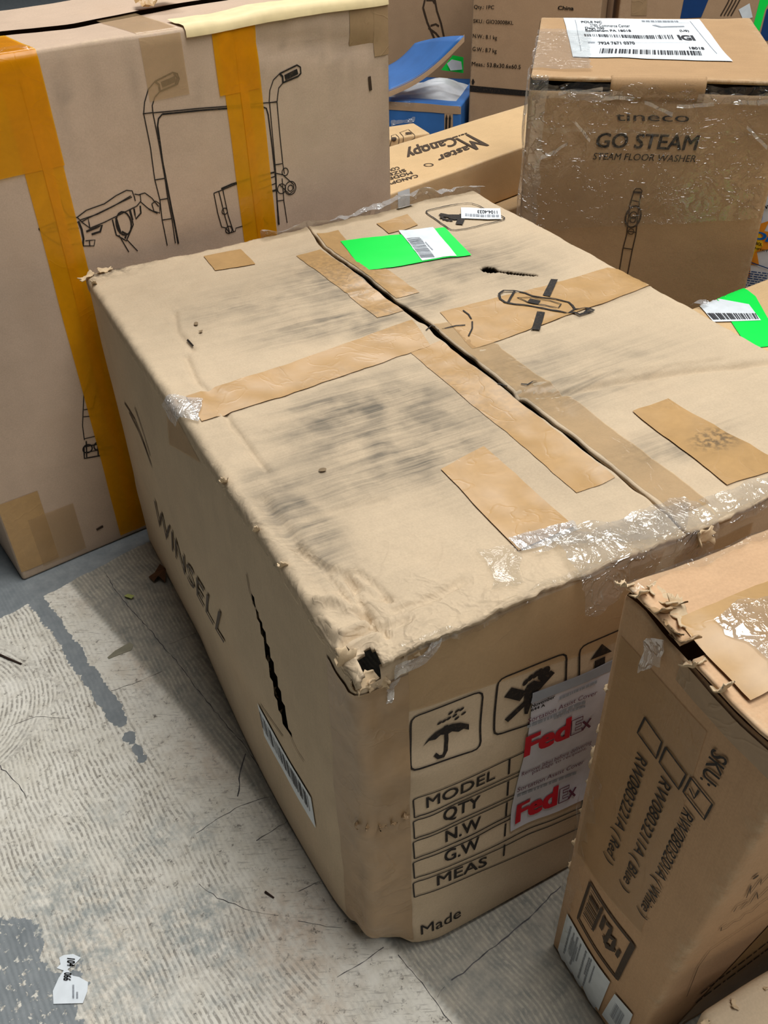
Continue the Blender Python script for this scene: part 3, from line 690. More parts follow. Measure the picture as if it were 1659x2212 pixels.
crumple(B, 'top', [(.29, ML - .014), (.50, ML - .014), (.50, ML + .012), (.29, ML + .012)], 'loose_film', MT['film_white'], .022, .008, .006, seed=9)
crumple(B, 'top', [(.50, ML - .014), (.70, ML - .012), (.70, ML + .012), (.50, ML + .012)], 'loose_film', MT['film_white'], .022, .008, .006, seed=10)
crumple(B, 'front', [(.036, MH - .034), (.078, MH - .024), (.082, MH - .006), (.042, MH - .012)], 'tape_film', MT['film_white'], .004, .003, .004, seed=11)
crumple(B, 'front', [(.022, MH - .064), (.030, MH - .064), (.042, MH - .034), (.034, MH - .034)], 'tape_film', MT['film_white'], .003, .003, .003, seed=12)
u, v = B.uv('top', (862, 446))
Decal(B, 'back', .004, px=False).quad([(u - .012, MH - .02), (u + .018, MH - .02), (u + .02, MH + .05), (u - .008, MH + .05)]).build('paper_tag', MT['paper'])
# --- crushed corner: curled torn paper round the hole
for i, (p, s, r) in enumerate([((.012, .004, MH - .026), .042, (1.2, .2, .2)), ((.040, .010, MH - .020), .034, (.4, 1.1, .5)), ((.004, .02, MH - .012), .045, (.2, 1.2, 1.5)), ((.048, .006, MH - .016), .026, (.2, 1.3, .1)),
                               ((.024, .002, MH - .034), .034, (1.4, .1, -.2)), ((.002, .006, MH - .03), .03, (.9, .6, .8)), ((.055, .004, MH - .012), .03, (.8, .3, .1))]):
    scrap(B, p, s, r, 'torn_paper', seed=20 + i, curl=.5)
for i, (p, s, r) in enumerate([((.002, ML - .004, MH + .002), .04, (.2, -.3, .3)), ((.03, ML, MH + .004), .035, (.3, .2, .1)), ((.006, ML - .03, MH), .03, (.1, .6, 1.2)), ((.0, .30, MH - .002), .03, (.2, .8, 1.5)), ((.0, .21, MH - .004), .025, (.1, .9, 1.5)),
                               ((.002, .15, MH - .004), .03, (.2, .7, 1.6))]):
    scrap(B, p, s, r, 'torn_paper', seed=40 + i, curl=.25, aspect=.4)
u, v = seam_u(np.array([.004]))[0], .0
scrap(B, (u + .02, -.006, MH - .012), .045, (1.3, .2, .1), 'torn_paper', seed=61, curl=.6)
# frayed horizontal tear across the corner tape
for i in range(5): scrap(B, B.surf('front', [(-.012 + .014 * i, .265 + .004 * math.sin(i * 2))], .002)[0], .022, (1.3, .3 * i, .4), 'torn_paper', MT['tape_dull'], 70 + i, .6, None, .35)
# slit edges on the left side
for i, p in enumerate([(570, 1368), (585, 1430), (600, 1490), (612, 1540), (560, 1330)]):
    scrap(B, B.surf('left', [B.uv('left', p)], -.004)[0], .03, (.2, 1.5, .3 * i), 'torn_paper', seed=90 + i, curl=.2, aspect=.35)
d = Decal(B, 'left', .0012); d.stroke([(563, 1520), (580, 1545), (596, 1568), (612, 1590)], .0025); d.stroke([(534, 1240), (540, 1275), (555, 1320)], .002); d.stroke([(628, 1590), (642, 1620), (658, 1645)], .0015); d.build('torn_scratch', MT['stain'])
# --- printed marks on the left side
d = Decal(B, 'left', .0022); d.text('WINSELL', (340, 1122), (487, 1388), (335, 1078), .0); d.build('printed_lettering', MT['ink_brown'])
d = Decal(B, 'left', .0010); d.stroke([(270, 870), (292, 905), (330, 1010), (300, 930), (280, 890)], .004); d.stroke([(292, 880), (318, 960), (326, 985)], .004); d.build('printed_icon', MT['ink_brown'])
lab = Decal(B, 'left', .0016).quad([(558, 1518), (674, 1722), (684, 1788), (573, 1588)]).build('barcode_label', MT['paper'])
Decal(B, 'left', .0022).bars([(563, 1535), (670, 1722), (676, 1757), (570, 1570)], 34, 5).build('barcode', MT['paper_ink'], lab)
# --- printed marks on the front
q = Z(700, 1100, .4522)
d = Decal(B, 'front', .0010)
d.stroke(roundrect(q((412, 995), (757, 862), (745, 1140), (412, 1252)), .12), .0022, True)
d.poly(q((470, 1130), (495, 1095), (530, 1062), (575, 1036), (610, 1022), (650, 1016), (690, 1024), (690, 1050), (665, 1045), (640, 1060), (610, 1058), (585, 1073), (555, 1075), (530, 1097), (500, 1103)))
d.stroke(q((580, 1030), (583, 1100), (580, 1150), (568, 1176), (545, 1182), (527, 1168)), .0045)
for p in [(550, 1018), (572, 1008), (594, 996), (602, 970), (622, 982), (634, 960), (655, 952), (632, 995), (664, 972)]: d.circle(q(p)[0], .0030, el=.6, rot=.5)
d.build('printed_umbrella_icon', MT['ink'])
d = Decal(B, 'front', .0010)
d.stroke(roundrect(q((828, 812), (1157, 680), (1145, 960), (808, 1082)), .12), .0024, True)
d.poly(q((955, 870), (968, 838), (1000, 815), (1030, 822), (1032, 850), (1010, 880), (985, 930), (970, 975), (955, 975), (952, 920)))
d.stroke(q((875, 872), (950, 890)), .013); d.stroke(q((868, 1008), (955, 925)), .007); d.stroke(q((1020, 850), (1090, 772)), .008)
for p, r_ in [((960, 824), .0045), ((983, 803), .0045), ((1008, 787), .005), ((1026, 776), .005), ((1048, 780), .009)]: d.circle(q(p)[0], r_, el=.7, rot=1.0)
d.build('printed_no_step_icon', MT['ink'])
d = Decal(B, 'front', .0010); d.stroke(roundrect(q((1218, 655), (1560, 510), (1550, 790), (1212, 920)), .12), .0022, True); d.poly(q((1268, 718), (1325, 640), (1372, 676))); d.quad(q((1290, 722), (1340, 700), (1340, 780), (1290, 800)), .02); d.build('printed_up_arrow_icon', MT['ink'])
d = Decal(B, 'front', .0010)
for a, b in [(1385, 1472), (1490, 1572), (1588, 1668), (1686, 1762), (1784, 1852)]:
    sl = lambda y, x: y - (x - 425) * (.447 - (y - 1385) * .00006)
    d.stroke(roundrect(q((424, a), (1230, sl(a, 1230)), (1230, sl(b, 1230)), (430, b)), .03), .0018, True)
    d.stroke(q((884 - (a - 1385) * .06, sl(a, 880) + 8), (880 - (a - 1385) * .06, sl(b, 880) - 8)), .0025)
for t_, a, b, c in [('MODEL', (487, 1425), (815, 1283), (485, 1375)), ('QTY', (568, 1492), (742, 1415), (567, 1437)), ('N.W', (578, 1588), (746, 1514), (577, 1536)), ('G.W', (573, 1684), (742, 1612), (572, 1634)), ('MEAS', (538, 1796), (776, 1698), (537, 1750)), ('Made', (462, 2030), (652, 1941), (460, 1988))]:
    d.text(t_, *q(a, b, c), (.012 if 'M' in t_ else .02) if t_[0:3] != 'Mad' else .004)
d.build('printed_table', MT['ink'])
# --- courier cover sticker
z7 = Z(1000, 1400, .1929)
P4 = z7((770, 480), (1570, 150), (1260, 1700), (525, 2040))
lab = Decal(B, 'front', .0018).quad(z7((770, 490), (1700, 100), (1440, 1640), (525, 2045))).build('courier_sticker', MT['paper_grey'])
Decal(B, 'front', .0024).quad(z7((772, 488), (1690, 108), (1680, 215), (745, 600))).build('printed_band', MT['paper_soft'], lab)
d = Decal(B, 'front', .0028); d.text('Sortation Assist Cover', *z7((708, 820), (1480, 500), (716, 765)), .0); d.text('Sortation Assist Cover', *z7((590, 1595), (1335, 1272), (598, 1545)), .0)
d.text('Remove label before delivering', *z7((640, 1415), (1420, 1050), (645, 1372))); d.text('package to recipient.', *z7((760, 1390), (1370, 1110), (764, 1355)))
d.build('lettering', MT['purple'], lab)
d = Decal(B, 'front', .0028)
for a in [((700, 875), (1350, 600), (704, 845)), ((1000, 780), (1350, 640), (1002, 760)), ((590, 1650), (1250, 1390), (592, 1625)), ((1060, 560), (1480, 370), (1063, 530))]: d.greek(*z7(*a), 7)
d.build('lettering', MT['paper_soft'], lab)
d = Decal(B, 'front', .0030); d.text('Fed', *z7((662, 1197), (1175, 968), (685, 985)), .045); d.text('Fed', *z7((567, 1945), (1038, 1728), (588, 1745)), .045); d.build('logo_lettering', MT['red'], lab)
d = Decal(B, 'front', .0030)
for t_, a, b, c in [('E', (1185, 960), (1310, 905), (1200, 795)), ('E', (1055, 1722), (1160, 1672), (1068, 1560))]:
    A_, B_, C_ = [np.array(v) for v in z7(a, b, c)]; e1, e2 = B_ - A_, C_ - A_
    d.stroke([tuple(A_ + e1 * x + e2 * y) for x, y in [(0, 0), (1, 0), (1, .22), (.4, .22), (.4, .4), (.9, .4), (.9, .6), (.4, .6), (.4, .78), (1, .78), (1, 1), (0, 1)]], .0016, True)
    for x0, x1 in ((1.05, 1.75), (1.75, 1.05)): d.stroke([tuple(A_ + e1 * x0), tuple(A_ + e1 * x1 + e2 * .62)], .003)
d.build('logo_lettering', MT['purple'], lab)
d = Decal(B, 'front', .0028); d.text('November', *z7((745, 648), (1010, 535), (748, 612)), .03); d.text('644 A', *z7((742, 690), (900, 628), (745, 660)), .03); d.build('lettering', MT['ink'], lab)
# ================================================================== TALL CARTON WITH THE WHEELCHAIR DRAWING
def soft_warp(amp=.004, bulge=.006, seed=0, dims=(1, 1, 1)):
    D = np.array(dims)
    def f(P):
        q = np.clip(P / D, 0, 1); s = np.sin(np.pi * q); Q = P.copy()
        for a in range(3):
            oth = s[:, (a + 1) % 3] * s[:, (a + 2) % 3]; side = (q[:, a] - .5) * 2; side = np.sign(side) * np.abs(side) ** 6
            k = side * bulge * oth
            if a == 2: k = np.where(side < 0, 0, -k)
            Q[:, a] += k + amp * fbm(P, 5, seed + a, 3) * (.3 + .7 * oth) * (0 if a == 2 else 1) + (amp * fbm(P, 6, seed + 7, 3) * np.clip(q[:, 2], 0, 1) ** 6 if a == 2 else 0)
        Q[:, 2] = np.maximum(Q[:, 2], .0005)
        return Q
    return f
LW, LL, LH = .8265, .30, .8258
def left_warp(P):
    Q = soft_warp(.003, .004, 3, (LW, LL, LH))(P)
    d = seg_dist(P[:, [0, 2]], LDENT); Q[:, 1] += np.exp(-(d / .012) ** 2) * .005 * (P[:, 1] < .02)
    return Q
LB = Box('wheelchair_carton', (-.6443, 1.1851), 0.6189, LW, LL, LH, 'tall upright carton with wheelchair line drawing and yellow tape strips', 'box', .006, None)
LDENT = LB.uvs('front', [(565, 92), (595, 105), (650, 96), (700, 95), (755, 97), (800, 95)])
LB.warp = left_warp
lwall = Box.__new__(Box); lwall.__dict__.update(LB.__dict__); lwall.H = LH; lwall.d = np.array([LW, LL, LH])
def l_dirt(UV):
    P = np.concatenate([UV, UV[:, :1] * 0], 1)
    return .35 * np.exp(-np.abs(UV[:, 1] - LH + .06) / .05) * (vnoise(P * [1, .15, 1], 60, 2) > .1) + .5 * np.exp(-((UV[:, 0] - LW) / .03) ** 2) * np.clip(fbm(P, 10, 3) + .3, 0, 1)
lwall.shell(MT['card_left'], .014, name='body', dirt=dict(front=l_dirt), cuts=dict(top=lambda c: np.ones(len(c), bool)))
for k, (a, b, m) in enumerate([((0, LW), (0, .149), 'card_left'), ((0, LW), (.150, LL), 'card_left')]):
    o = LB.panel('top', 'top_flap', MT[m], a, b, .012, .0 + .004 * k, (1, 1, 1))
# tape
def lq(u0, u1, z0, z1): return [(u0, z0), (u1, z0), (u1, z1), (u0, z1)]
for u0, u1, bot in [(.186, .242, .0), (.512, .576, .0)]:
    Decal(LB, 'front', .0012, px=False).quad(lq(u0, u1, .01, LH + (.12 if u0 < .3 else -.001)), .012).build('yellow_tape', MT['tape_yellow'])
    Decal(LB, 'front', .0020, px=False).quad(lq(u0 + .026, u0 + .040, .01, LH - .03), .012).build('yellow_tape', MT['tape_yellow'])
Decal(LB, 'front', .0016, px=False).quad(lq(.12, .244, LH - .15, LH + .13), .012).build('yellow_tape', MT['tape_yellow'])
Decal(LB, 'front', .0017, px=False).quad(lq(.503, .572, LH - .10, LH - .001), .012).build('yellow_tape', MT['tape_yellow'])
u0, u1 = LB.uv('front', (300, 80))[0], LB.uv('front', (392, 80))[0]
Decal(LB, 'front', .0010, px=False).quad(lq(u0, u1, LB.uv('front', (350, 213))[1], LH + .28), .012).build('tape', MT['tape_clear'])
Decal(LB, 'front', .0010, px=False).quad(lq(.748, LW - .002, LB.uv('front', (790, 95))[1], LH + .02), .012).build('tape', MT['tape_dull'])
Decal(LB, 'front', .0012, px=False).quad(lq(.795, LW - .002, LB.uv('front', (825, 118))[1], LH), .012).build('tape', MT['tape_dull'])
Decal(LB, 'front', .0010, px=False).quad(lq(.002, .07, .02, .17), .012).build('tape', MT['tape']); Decal(LB, 'front', .0012, px=False).quad(lq(.04, .12, .015, .12), .012).build('tape', MT['tape_clear'])
# pale cream strip folded over the front top edge
u0 = LB.uv('front', (398, 50))[0]
d = Decal(LB, 'front', .0022, px=False); d.quad(lq(u0, LW - .002, LH - .012, LH + .055), .008)
d.build('edge_strip', MT['cream'], extra=lambda UV: .0015 + .0015 * fbm(np.concatenate([UV, UV[:, :1] * 0], 1), 30, 4), label='cream strip folded over the top edge')
crumple(LB, 'top', [(.46, .13), (.52, .13), (.52, .17), (.46, .17)], 'crumpled_tape', MT['tape'], .03, .006, .005, 3)
crumple(LB, 'top', [(.13, .0), (.24, .0), (.24, .03), (.13, .03)], 'tape_film', MT['film_thin'], .003, .003, .005, 4)
# line drawing
k = Z(0, 0, .5); dr = Decal(LB, 'front', .0026); T = .0016
def S(w, *pts, closed=False): dr.stroke(k(*pts), w, closed)
S(T * 1.5, (668, 352), (745, 313), (765, 318), (773, 340), (766, 362), (690, 395)); S(T * 5, (697, 366), (757, 340)); S(T * 2, (668, 352), (686, 365), (690, 393)); S(T * 2, (750, 315), (765, 338), (757, 365))
S(T, (668, 352), (640, 385), (624, 440), (620, 490)); S(T, (690, 395), (668, 420), (657, 455), (660, 487)); S(T, (616, 491), (662, 486))
S(T, (620, 490), (650, 640), (668, 775), (690, 862), (700, 950), (722, 1060)); S(T, (660, 487), (690, 640), (712, 770), (724, 857), (742, 945), (757, 1050)); S(T * 1.8, (680, 545), (700, 690), (740, 900), (770, 1052))
for a, b in [((668, 777), (710, 770)), ((688, 863), (724, 857)), ((700, 950), (742, 944))]: S(T, a, b)
S(T, (662, 487), (1000, 457), (1196, 440)); S(T * 1.6, (700, 493), (1000, 466), (1130, 460)); S(T * 1.4, (680, 545), (684, 512), (700, 493)); S(T * 1.4, (1130, 460), (1150, 468), (1158, 495), (1176, 640), (1190, 770), (1202, 970))
S(T * 1.5, (1207, 318), (1282, 281), (1297, 290), (1299, 316), (1286, 330), (1222, 357)); S(T * 5, (1230, 335), (1285, 308)); S(T * 2, (1207, 318), (1220, 330), (1222, 357)); S(T, (1207, 318), (1180, 345), (1165, 390), (1162, 442)); S(T, (1222, 357), (1203, 380), (1196, 440)); S(T, (1160, 444), (1198, 438))
S(T, (1164, 445), (1180, 620), (1192, 760), (1197, 865), (1206, 970)); S(T, (1196, 440), (1210, 600), (1221, 706)); S(T, (1186, 712), (1221, 706), (1228, 750)); S(T, (1218, 770), (1226, 870), (1240, 962)); S(T, (1197, 868), (1226, 864))
S(T, (1192, 748), (1222, 755), (1268, 797), (1270, 822), (1250, 838), (1205, 795)); dr.circle(k((1254, 812))[0], .011, T); dr.circle(k((1254, 812))[0], .005, T); dr.circle(k((1216, 815))[0], .008, T); dr.circle(k((1231, 742))[0], .006, T)
S(T, (333, 938), (372, 908), (450, 880), (500, 845), (545, 822), (570, 824), (580, 850), (584, 868)); S(T, (333, 938), (352, 958), (388, 985), (450, 960), (590, 890), (608, 868), (605, 842), (580, 838)); S(T, (345, 950), (420, 925), (490, 890), (565, 845)); S(T, (352, 958), (380, 942), (388, 985)); S(T, (380, 942), (570, 850))
S(T, (595, 842), (625, 833), (655, 855), (685, 892)); S(T, (605, 870), (645, 905), (680, 922)); S(T, (655, 880), (672, 868), (690, 880), (690, 920), (665, 912), (655, 880)); S(T, (640, 900), (665, 915))
S(T * 1.3, (485, 948), (502, 1015), (545, 1040), (575, 970), (560, 905)); dr.circle(k((534, 965))[0], .012, T * 1.5, el=1.5); S(T * 2, (500, 940), (520, 1005)); S(T * 2, (560, 905), (572, 950)); S(T * 1.6, (578, 900), (586, 945), (608, 920), (605, 888)); S(T * 2, (525, 1000), (545, 1010), (540, 1030))
S(T, (513, 1015), (556, 1088)); S(T, (548, 1035), (594, 1084)); S(T * 2, (338, 955), (352, 990), (360, 1030), (357, 1062)); S(T, (357, 1062), (405, 1062), (410, 1036), (368, 1040)); S(T * 2, (372, 1000), (440, 972), (432, 1000), (395, 1012)); S(T, (385, 1038), (388, 1062))
S(T, (923, 834), (955, 822), (1050, 782), (1110, 772)); S(T, (923, 834), (940, 920), (957, 980), (975, 984)); S(T, (945, 828), (970, 930), (992, 1006)); S(T, (962, 820), (985, 930), (1008, 1000)); S(T, (975, 985), (992, 1006), (1016, 998), (1018, 985), (1060, 972), (1090, 955)); dr.circle(k((970, 912))[0], .005, T); dr.circle(k((988, 992))[0], .006, T)
S(T * 1.6, (955, 815), (1000, 795), (1090, 768), (1190, 742)); S(T, (1090, 770), (1100, 870), (1120, 935)); S(T, (1080, 800), (1190, 760)); S(T, (1085, 830), (1195, 790)); S(T * 2, (1155, 830), (1195, 820)); S(T, (1100, 850), (1115, 850), (1125, 930), (1160, 970))
S(T, (166, 988), (225, 965), (300, 935), (335, 940)); S(T, (166, 988), (200, 1022), (262, 1060), (350, 1052)); S(T, (225, 965), (265, 1000), (262, 1060)); S(T, (262, 862), (275, 905), (300, 935)); S(T, (200, 990), (335, 960)); S(T, (190, 1005), (340, 985))
dr.off = .0008; dr.build('printed_wheelchair_drawing', MT['ink']); dr = Decal(LB, 'front', .0008)
k = Z(0, 500, .5)
S(T, (400, 522), (396, 600), (380, 660), (362, 700), (358, 780), (356, 840), (364, 900)); S(T, (362, 770), (400, 765)); S(T, (360, 800), (440, 795)); S(T, (364, 895), (430, 880)); S(T, (372, 680), (400, 640)); S(T, (400, 768), (425, 640), (450, 640), (465, 745), (430, 750))
S(T * 1.5, (362, 930), (440, 915), (456, 964), (364, 980), closed=True); dr.circle(k((378, 938))[0], .008, T * 1.5); dr.circle(k((425, 926))[0], .008, T * 1.5); S(T * 1.5, (372, 905), (374, 975)); S(T * 1.5, (420, 890), (424, 970)); S(T, (365, 955), (500, 930)); S(T, (440, 935), (510, 925))
dr.build('printed_footrest_drawing', MT['ink'])
d = Decal(LB, 'front', .0012); d.stroke([(797, 165), (800, 195)], .006); d.stroke([(208, 1144), (222, 1136)], .005); d.build('scuff_marks', MT['ink_brown'])

# ================================================================== STEAM WASHER CARTON
TW, TL, TH = .42, .50, .71
tw = soft_warp(.003, .004, 21, (TW, TL, TH))
TB = Box('washer_carton', (.260, 1.612), math.radians(-10.5), TW, TL, TH, 'upright film-wrapped carton printed with a floor washer, white shipping label on its lid', 'box', .006, tw)
twall = Box.__new__(Box); twall.__dict__.update(TB.__dict__); twall.H = TH - .020; twall.d = np.array([TW, TL, TH - .020])
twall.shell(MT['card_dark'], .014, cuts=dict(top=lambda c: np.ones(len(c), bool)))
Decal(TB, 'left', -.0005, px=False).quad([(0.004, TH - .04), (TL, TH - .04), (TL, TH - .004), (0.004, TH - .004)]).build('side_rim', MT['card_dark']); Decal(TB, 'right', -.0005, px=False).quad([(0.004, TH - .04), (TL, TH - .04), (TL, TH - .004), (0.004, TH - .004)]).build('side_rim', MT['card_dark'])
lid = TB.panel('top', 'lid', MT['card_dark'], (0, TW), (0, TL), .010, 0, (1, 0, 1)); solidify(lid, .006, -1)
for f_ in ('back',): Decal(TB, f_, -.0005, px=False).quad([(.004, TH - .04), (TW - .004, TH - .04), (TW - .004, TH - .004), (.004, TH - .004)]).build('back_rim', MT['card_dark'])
z2 = Z(820, 0, .5057)
ua, ub = TB.uv('front', (1322, 160))[0], TB.uv('front', (1530, 160))[0]
d = Decal(TB, 'front', .0012, px=False); d.quad([(ua, TH - .032), (ub, TH - .032), (ub, TH + .012), (ua, TH + .012)], .006)
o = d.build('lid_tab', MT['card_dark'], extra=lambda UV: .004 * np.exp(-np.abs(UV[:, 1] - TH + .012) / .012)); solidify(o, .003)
lab = Decal(TB, 'top', .0018, mask=(1, 0, 1)).quad(z2((785, 80), (825, 246), (1508, 266), (1365, 86))).build('shipping_label', MT['paper'])
d = Decal(TB, 'top', .0024, mask=(1, 0, 1))
for a, b, c, t_ in [((905, 118), (1070, 122), (903, 109), '2785 Commerce Center'), ((880, 135), (980, 138), (878, 126), 'Dept 700'), ((880, 104), (950, 106), (879, 96), 'POLE NC'), ((875, 140), (1075, 140), (873, 131), 'Bethlehem PA 18018')]:
    pass
d.text('2785 Commerce Center', *z2((900, 119), (1070, 121), (897, 108))); d.text('Dept 700', *z2((878, 129), (960, 131), (876, 120)), .02); d.text('Bethlehem PA 18018', *z2((880, 140), (1075, 141), (877, 131)), .02); d.text('7924 7671 0370', *z2((935, 195), (1092, 195), (931, 184)), .03); d.text('18018', *z2((1325, 216), (1388, 218), (1320, 206)), .03); d.text('IGI', *z2((1280, 175), (1350, 178), (1268, 155)), .05); d.text('(US)', *z2((1282, 140), (1322, 141), (1278, 132)), .02); d.text('POLE NC', *z2((862, 103), (950, 104), (859, 95)), .02)
d.build('lettering', MT['paper_ink'], lab)
Decal(TB, 'top', .0024, mask=(1, 0, 1)).bars(z2((943, 212), (1377, 224), (1385, 243), (938, 233)), 44, 8).build('barcode', MT['paper_ink'], lab)
Decal(TB, 'top', .0024, mask=(1, 0, 1)).bars(z2((872, 150), (1250, 154), (1258, 172), (876, 160)), 50, 9).build('barcode', MT['paper_ink'], lab)
d = Decal(TB, 'top', .0024, mask=(1, 0, 1)); d.stroke(z2((835, 90), (860, 225)), .001); d.stroke(z2((1325, 96), (1440, 235)), .001); d.stroke(z2((870, 183), (1320, 188)), .001); d.stroke(z2((1118, 98), (1322, 103)), .001); d.greek(*z2((1120, 98), (1280, 100), (1118, 92)), 5); d.stroke(z2((1170, 112), (1200, 120), (1300, 118)), .008); d.greek(*z2((890, 190), (920, 190), (889, 183)), 3); d.build('lettering', MT['paper_soft'], lab)
d = Decal(TB, 'front', .0012)
d.text('tineco', *z2((1008, 515), (1322, 520), (1006, 478)), .0); d.text('GO STEAM', *z2((920, 628), (1352, 640), (924, 567)), .018, .02); d.text('STEAM FLOOR WASHER', *z2((910, 680), (1348, 691), (913, 652)), .002, .01)
d.build('printed_lettering', MT['ink'])
d = Decal(TB, 'front', .0012); T2 = .0018
d.stroke(z2((1088, 812), (1095, 805), (1113, 805), (1121, 814), (1110, 862), (1095, 1000), (1080, 1064), (1056, 1185)), T2); d.stroke(z2((1088, 812), (1070, 870), (1056, 1000), (1040, 1060), (1020, 1180)), T2)
d.stroke(z2((1082, 820), (1118, 822)), T2 * 2); d.stroke(z2((1078, 855), (1114, 862)), T2); d.stroke(z2((1055, 985), (1098, 992)), T2); d.stroke(z2((1040, 1058), (1080, 1064)), T2)
d.circle(z2((1083, 925))[0], .013, .003, el=1.5, rot=-.1); d.circle(z2((1084, 918))[0], .006, .002); d.circle(z2((1082, 938))[0], .005, .002); d.circle(z2((1074, 988))[0], .005, .0015)
d.build('printed_washer_drawing', MT['ink_brown'])
for nm, face, q_, mt, am, sd in [('film', 'front', [(.0, TH - .085), (TW, TH - .085), (TW, TH - .008), (.0, TH - .008)], 'film_thin', .004, 1), ('film', 'left', [(.0, .25), (.06, .25), (.06, TH), (.0, TH)], 'film_white', .004, 2), ('film', 'front', [(-.004, .15), (.03, .15), (.03, TH), (-.004, TH)], 'film', .003, 3),
                                 ('film', 'top', [(.0, .04), (.10, .04), (.10, .36), (.0, .36)], 'film', .003, 4), ('film', 'front', [(.02, TH - .26), (TW - .01, TH - .22), (TW - .01, TH - .08), (.02, TH - .08)], 'film_thin', .0012, 5), ('film', 'front', [(.02, TH - .030), (.15, TH - .034), (.15, TH - .018), (.02, TH - .016)], 'film', .006, 6), ('film', 'front', [(.27, TH - .034), (TW, TH - .034), (TW, TH - .018), (.27, TH - .018)], 'film', .006, 7)]:
    crumple(TB, face, q_, nm, MT[mt], am, .003, .007, sd, .004)
for i_, (u_, z_, l_, a_) in enumerate([(v0_, v1_ + .018, v2_, v3_) for v0_, v1_, v2_, v3_ in [(.19, TH - .058, .05, -.3), (.24, TH - .062, .06, .1), (.33, TH - .055, .08, .1), (.05, TH - .045, .07, .1), (.12, TH - .05, .05, .0), (.36, TH - .09, .05, -.7), (.03, TH - .15, .05, .5), (.08, TH - .09, .04, -.8)]]):  # narrow milky strips standing in for white highlight streaks on the film
    c_, s_ = math.cos(a_) * l_, math.sin(a_) * l_
    crumple(TB, 'front', [(u_, z_), (min(u_ + c_, TW - .004), z_ + s_), (min(u_ + c_, TW - .004), z_ + s_ + .006), (u_, z_ + .006)], 'film_glint', MT['film_white'], .003, .004, .003, 30 + i_, .002)

# ================================================================== LEANING CARTON WITH SKU PRINT (in front)
SW, SL, SH = .76, .184, .59
def sku_warp(P):
    Q = soft_warp(.003, .005, 31, (SW, SL, SH))(P); z = np.clip(1 - P[:, 2] / SH, 0, 1)
    Q[:, 1] += .042 * z * np.clip(1 - P[:, 1] / SL, 0, 1); 
    t = np.clip(P[:, 2] / SH, 0, 1) ** 12; Q[:, 2] += t * (.004 * fbm(P, 18, 3) - .006 * np.exp(-((P[:, 0] - .01) / .03) ** 2) * np.sin(P[:, 1] * 30))
    return Q
syaw = math.radians(25.5)
so_ = np.array([.1886, .5185]) - SL * np.array([-math.sin(syaw), math.cos(syaw)])
SB = Box('sku_carton', so_, syaw, SW, SL, SH, 'narrow carton with SKU tick boxes printed on its side and a torn taped top', 'box', .006, sku_warp)
swall = Box.__new__(Box); swall.__dict__.update(SB.__dict__); swall.H = SH - .008; swall.d = np.array([SW, SL, SH - .008])
swall.shell(MT['card_pink'], .010, cuts=dict(top=lambda c: np.ones(len(c), bool)), grime=.6)
for b, k_ in (((.0, .108), 0), ((.1095, SL), 1)):
    o = SB.panel('top', 'top_flap', MT['card_pink'], (0, SW), b, .007, .002 * k_, (0, 1, 1)); solidify(o, .004, -1)
Decal(SB, 'top', .0034, px=False, mask=(0, 1, 1)).quad([(.01, .055), (SW, .05), (SW, .135), (.01, .135)], .01).build('tape', MT['tape'])
crumple(SB, 'top', [(.03, .04), (SW, .035), (SW, .12), (.04, .12)], 'tape_film', MT['film'], .003, .0045, .006, 2, .008, mask=(0, 1, 1))
crumple(SB, 'top', [(.0, SL - .012), (SW, SL - .012), (SW, SL + .012), (.0, SL + .012)], 'tape_film', MT['film_thin'], .003, .003, .006, 3)
crumple(SB, 'left', [(SL - .03, .03), (SL + .004, .03), (SL + .004, .36), (SL - .03, .36)], 'tape_film', MT['film_thin'], .004, .003, .006, 4, .012)
crumple(SB, 'left', [(1388, 1448), (1442, 1440), (1448, 1385), (1405, 1372)], 'torn_tape', MT['film_white'], .008, .003, .003, 5, .004)
Decal(SB, 'left', .0009, px=False).quad([(.05, .24), (SL - .012, .22), (SL - .008, SH - .05), (.07, SH - .05)], .012).build('tape', MT['tape_clear'])
tp = SB.surf('top', SB.uvs('top', [(1440, 1300), (1425, 1325), (1465, 1330), (1452, 1360), (1478, 1385), (1410, 1275), (1500, 1440), (1560, 1500), (1355, 1275), (1385, 1290)]), .002, (0, 1, 1))
for i, (s_, r_) in enumerate([(.05, (.2, .3, 1.4)), (.045, (.3, .7, 1.5)), (.05, (.2, -.3, 1.3)), (.045, (.4, .4, .9)), (.04, (.2, .5, 1.6)), (.03, (.5, .3, .4)), (.035, (.1, .9, 1.6)), (.035, (.1, 1.0, 1.5)), (.03, (.3, .6, 1.4)), (.03, (.1, .8, 1.5))]):
    scrap(SB, tp[i], s_ * .9, r_, 'torn_paper', MT['tape_dull'] if i in (1, 3, 4) else None, 120 + i, .3, None, .5)
for i in range(9):
    scrap(SB, (.002, SL - .002, .15 + .04 * i + .018 * math.sin(i * 5.1)), .010 + .014 * abs(math.sin(i * 2.3)), (.9, .4 * i, .7), 'torn_paper', seed=140 + i, curl=.5)
z7b = Z(1180, 1100, .5026)
Decal(SB, 'left', .0012, px=False).quad([(.0, SH - .040), (SL * .6, SH - .034), (SL * .6, SH - .012), (.0, SH - .014)], .008).build('tape', MT['tape_dull'])
d = Decal(SB, 'left', .0016)
d.text('SKU:', *z7b((722, 1022), (668, 1155), (788, 1075)), .012); d.text('RW0803201A ( White )', *z7b((597, 1275), (402, 1725), (640, 1330)), .004); d.text('RW0803211A ( Blue )', *z7b((500, 1140), (326, 1612), (543, 1192)), .004); d.text('RW0803221A ( Red )', *z7b((397, 1038), (258, 1492), (440, 1088)), .004)
d.build('printed_lettering', MT['ink'])
d = Decal(SB, 'left', .0016)
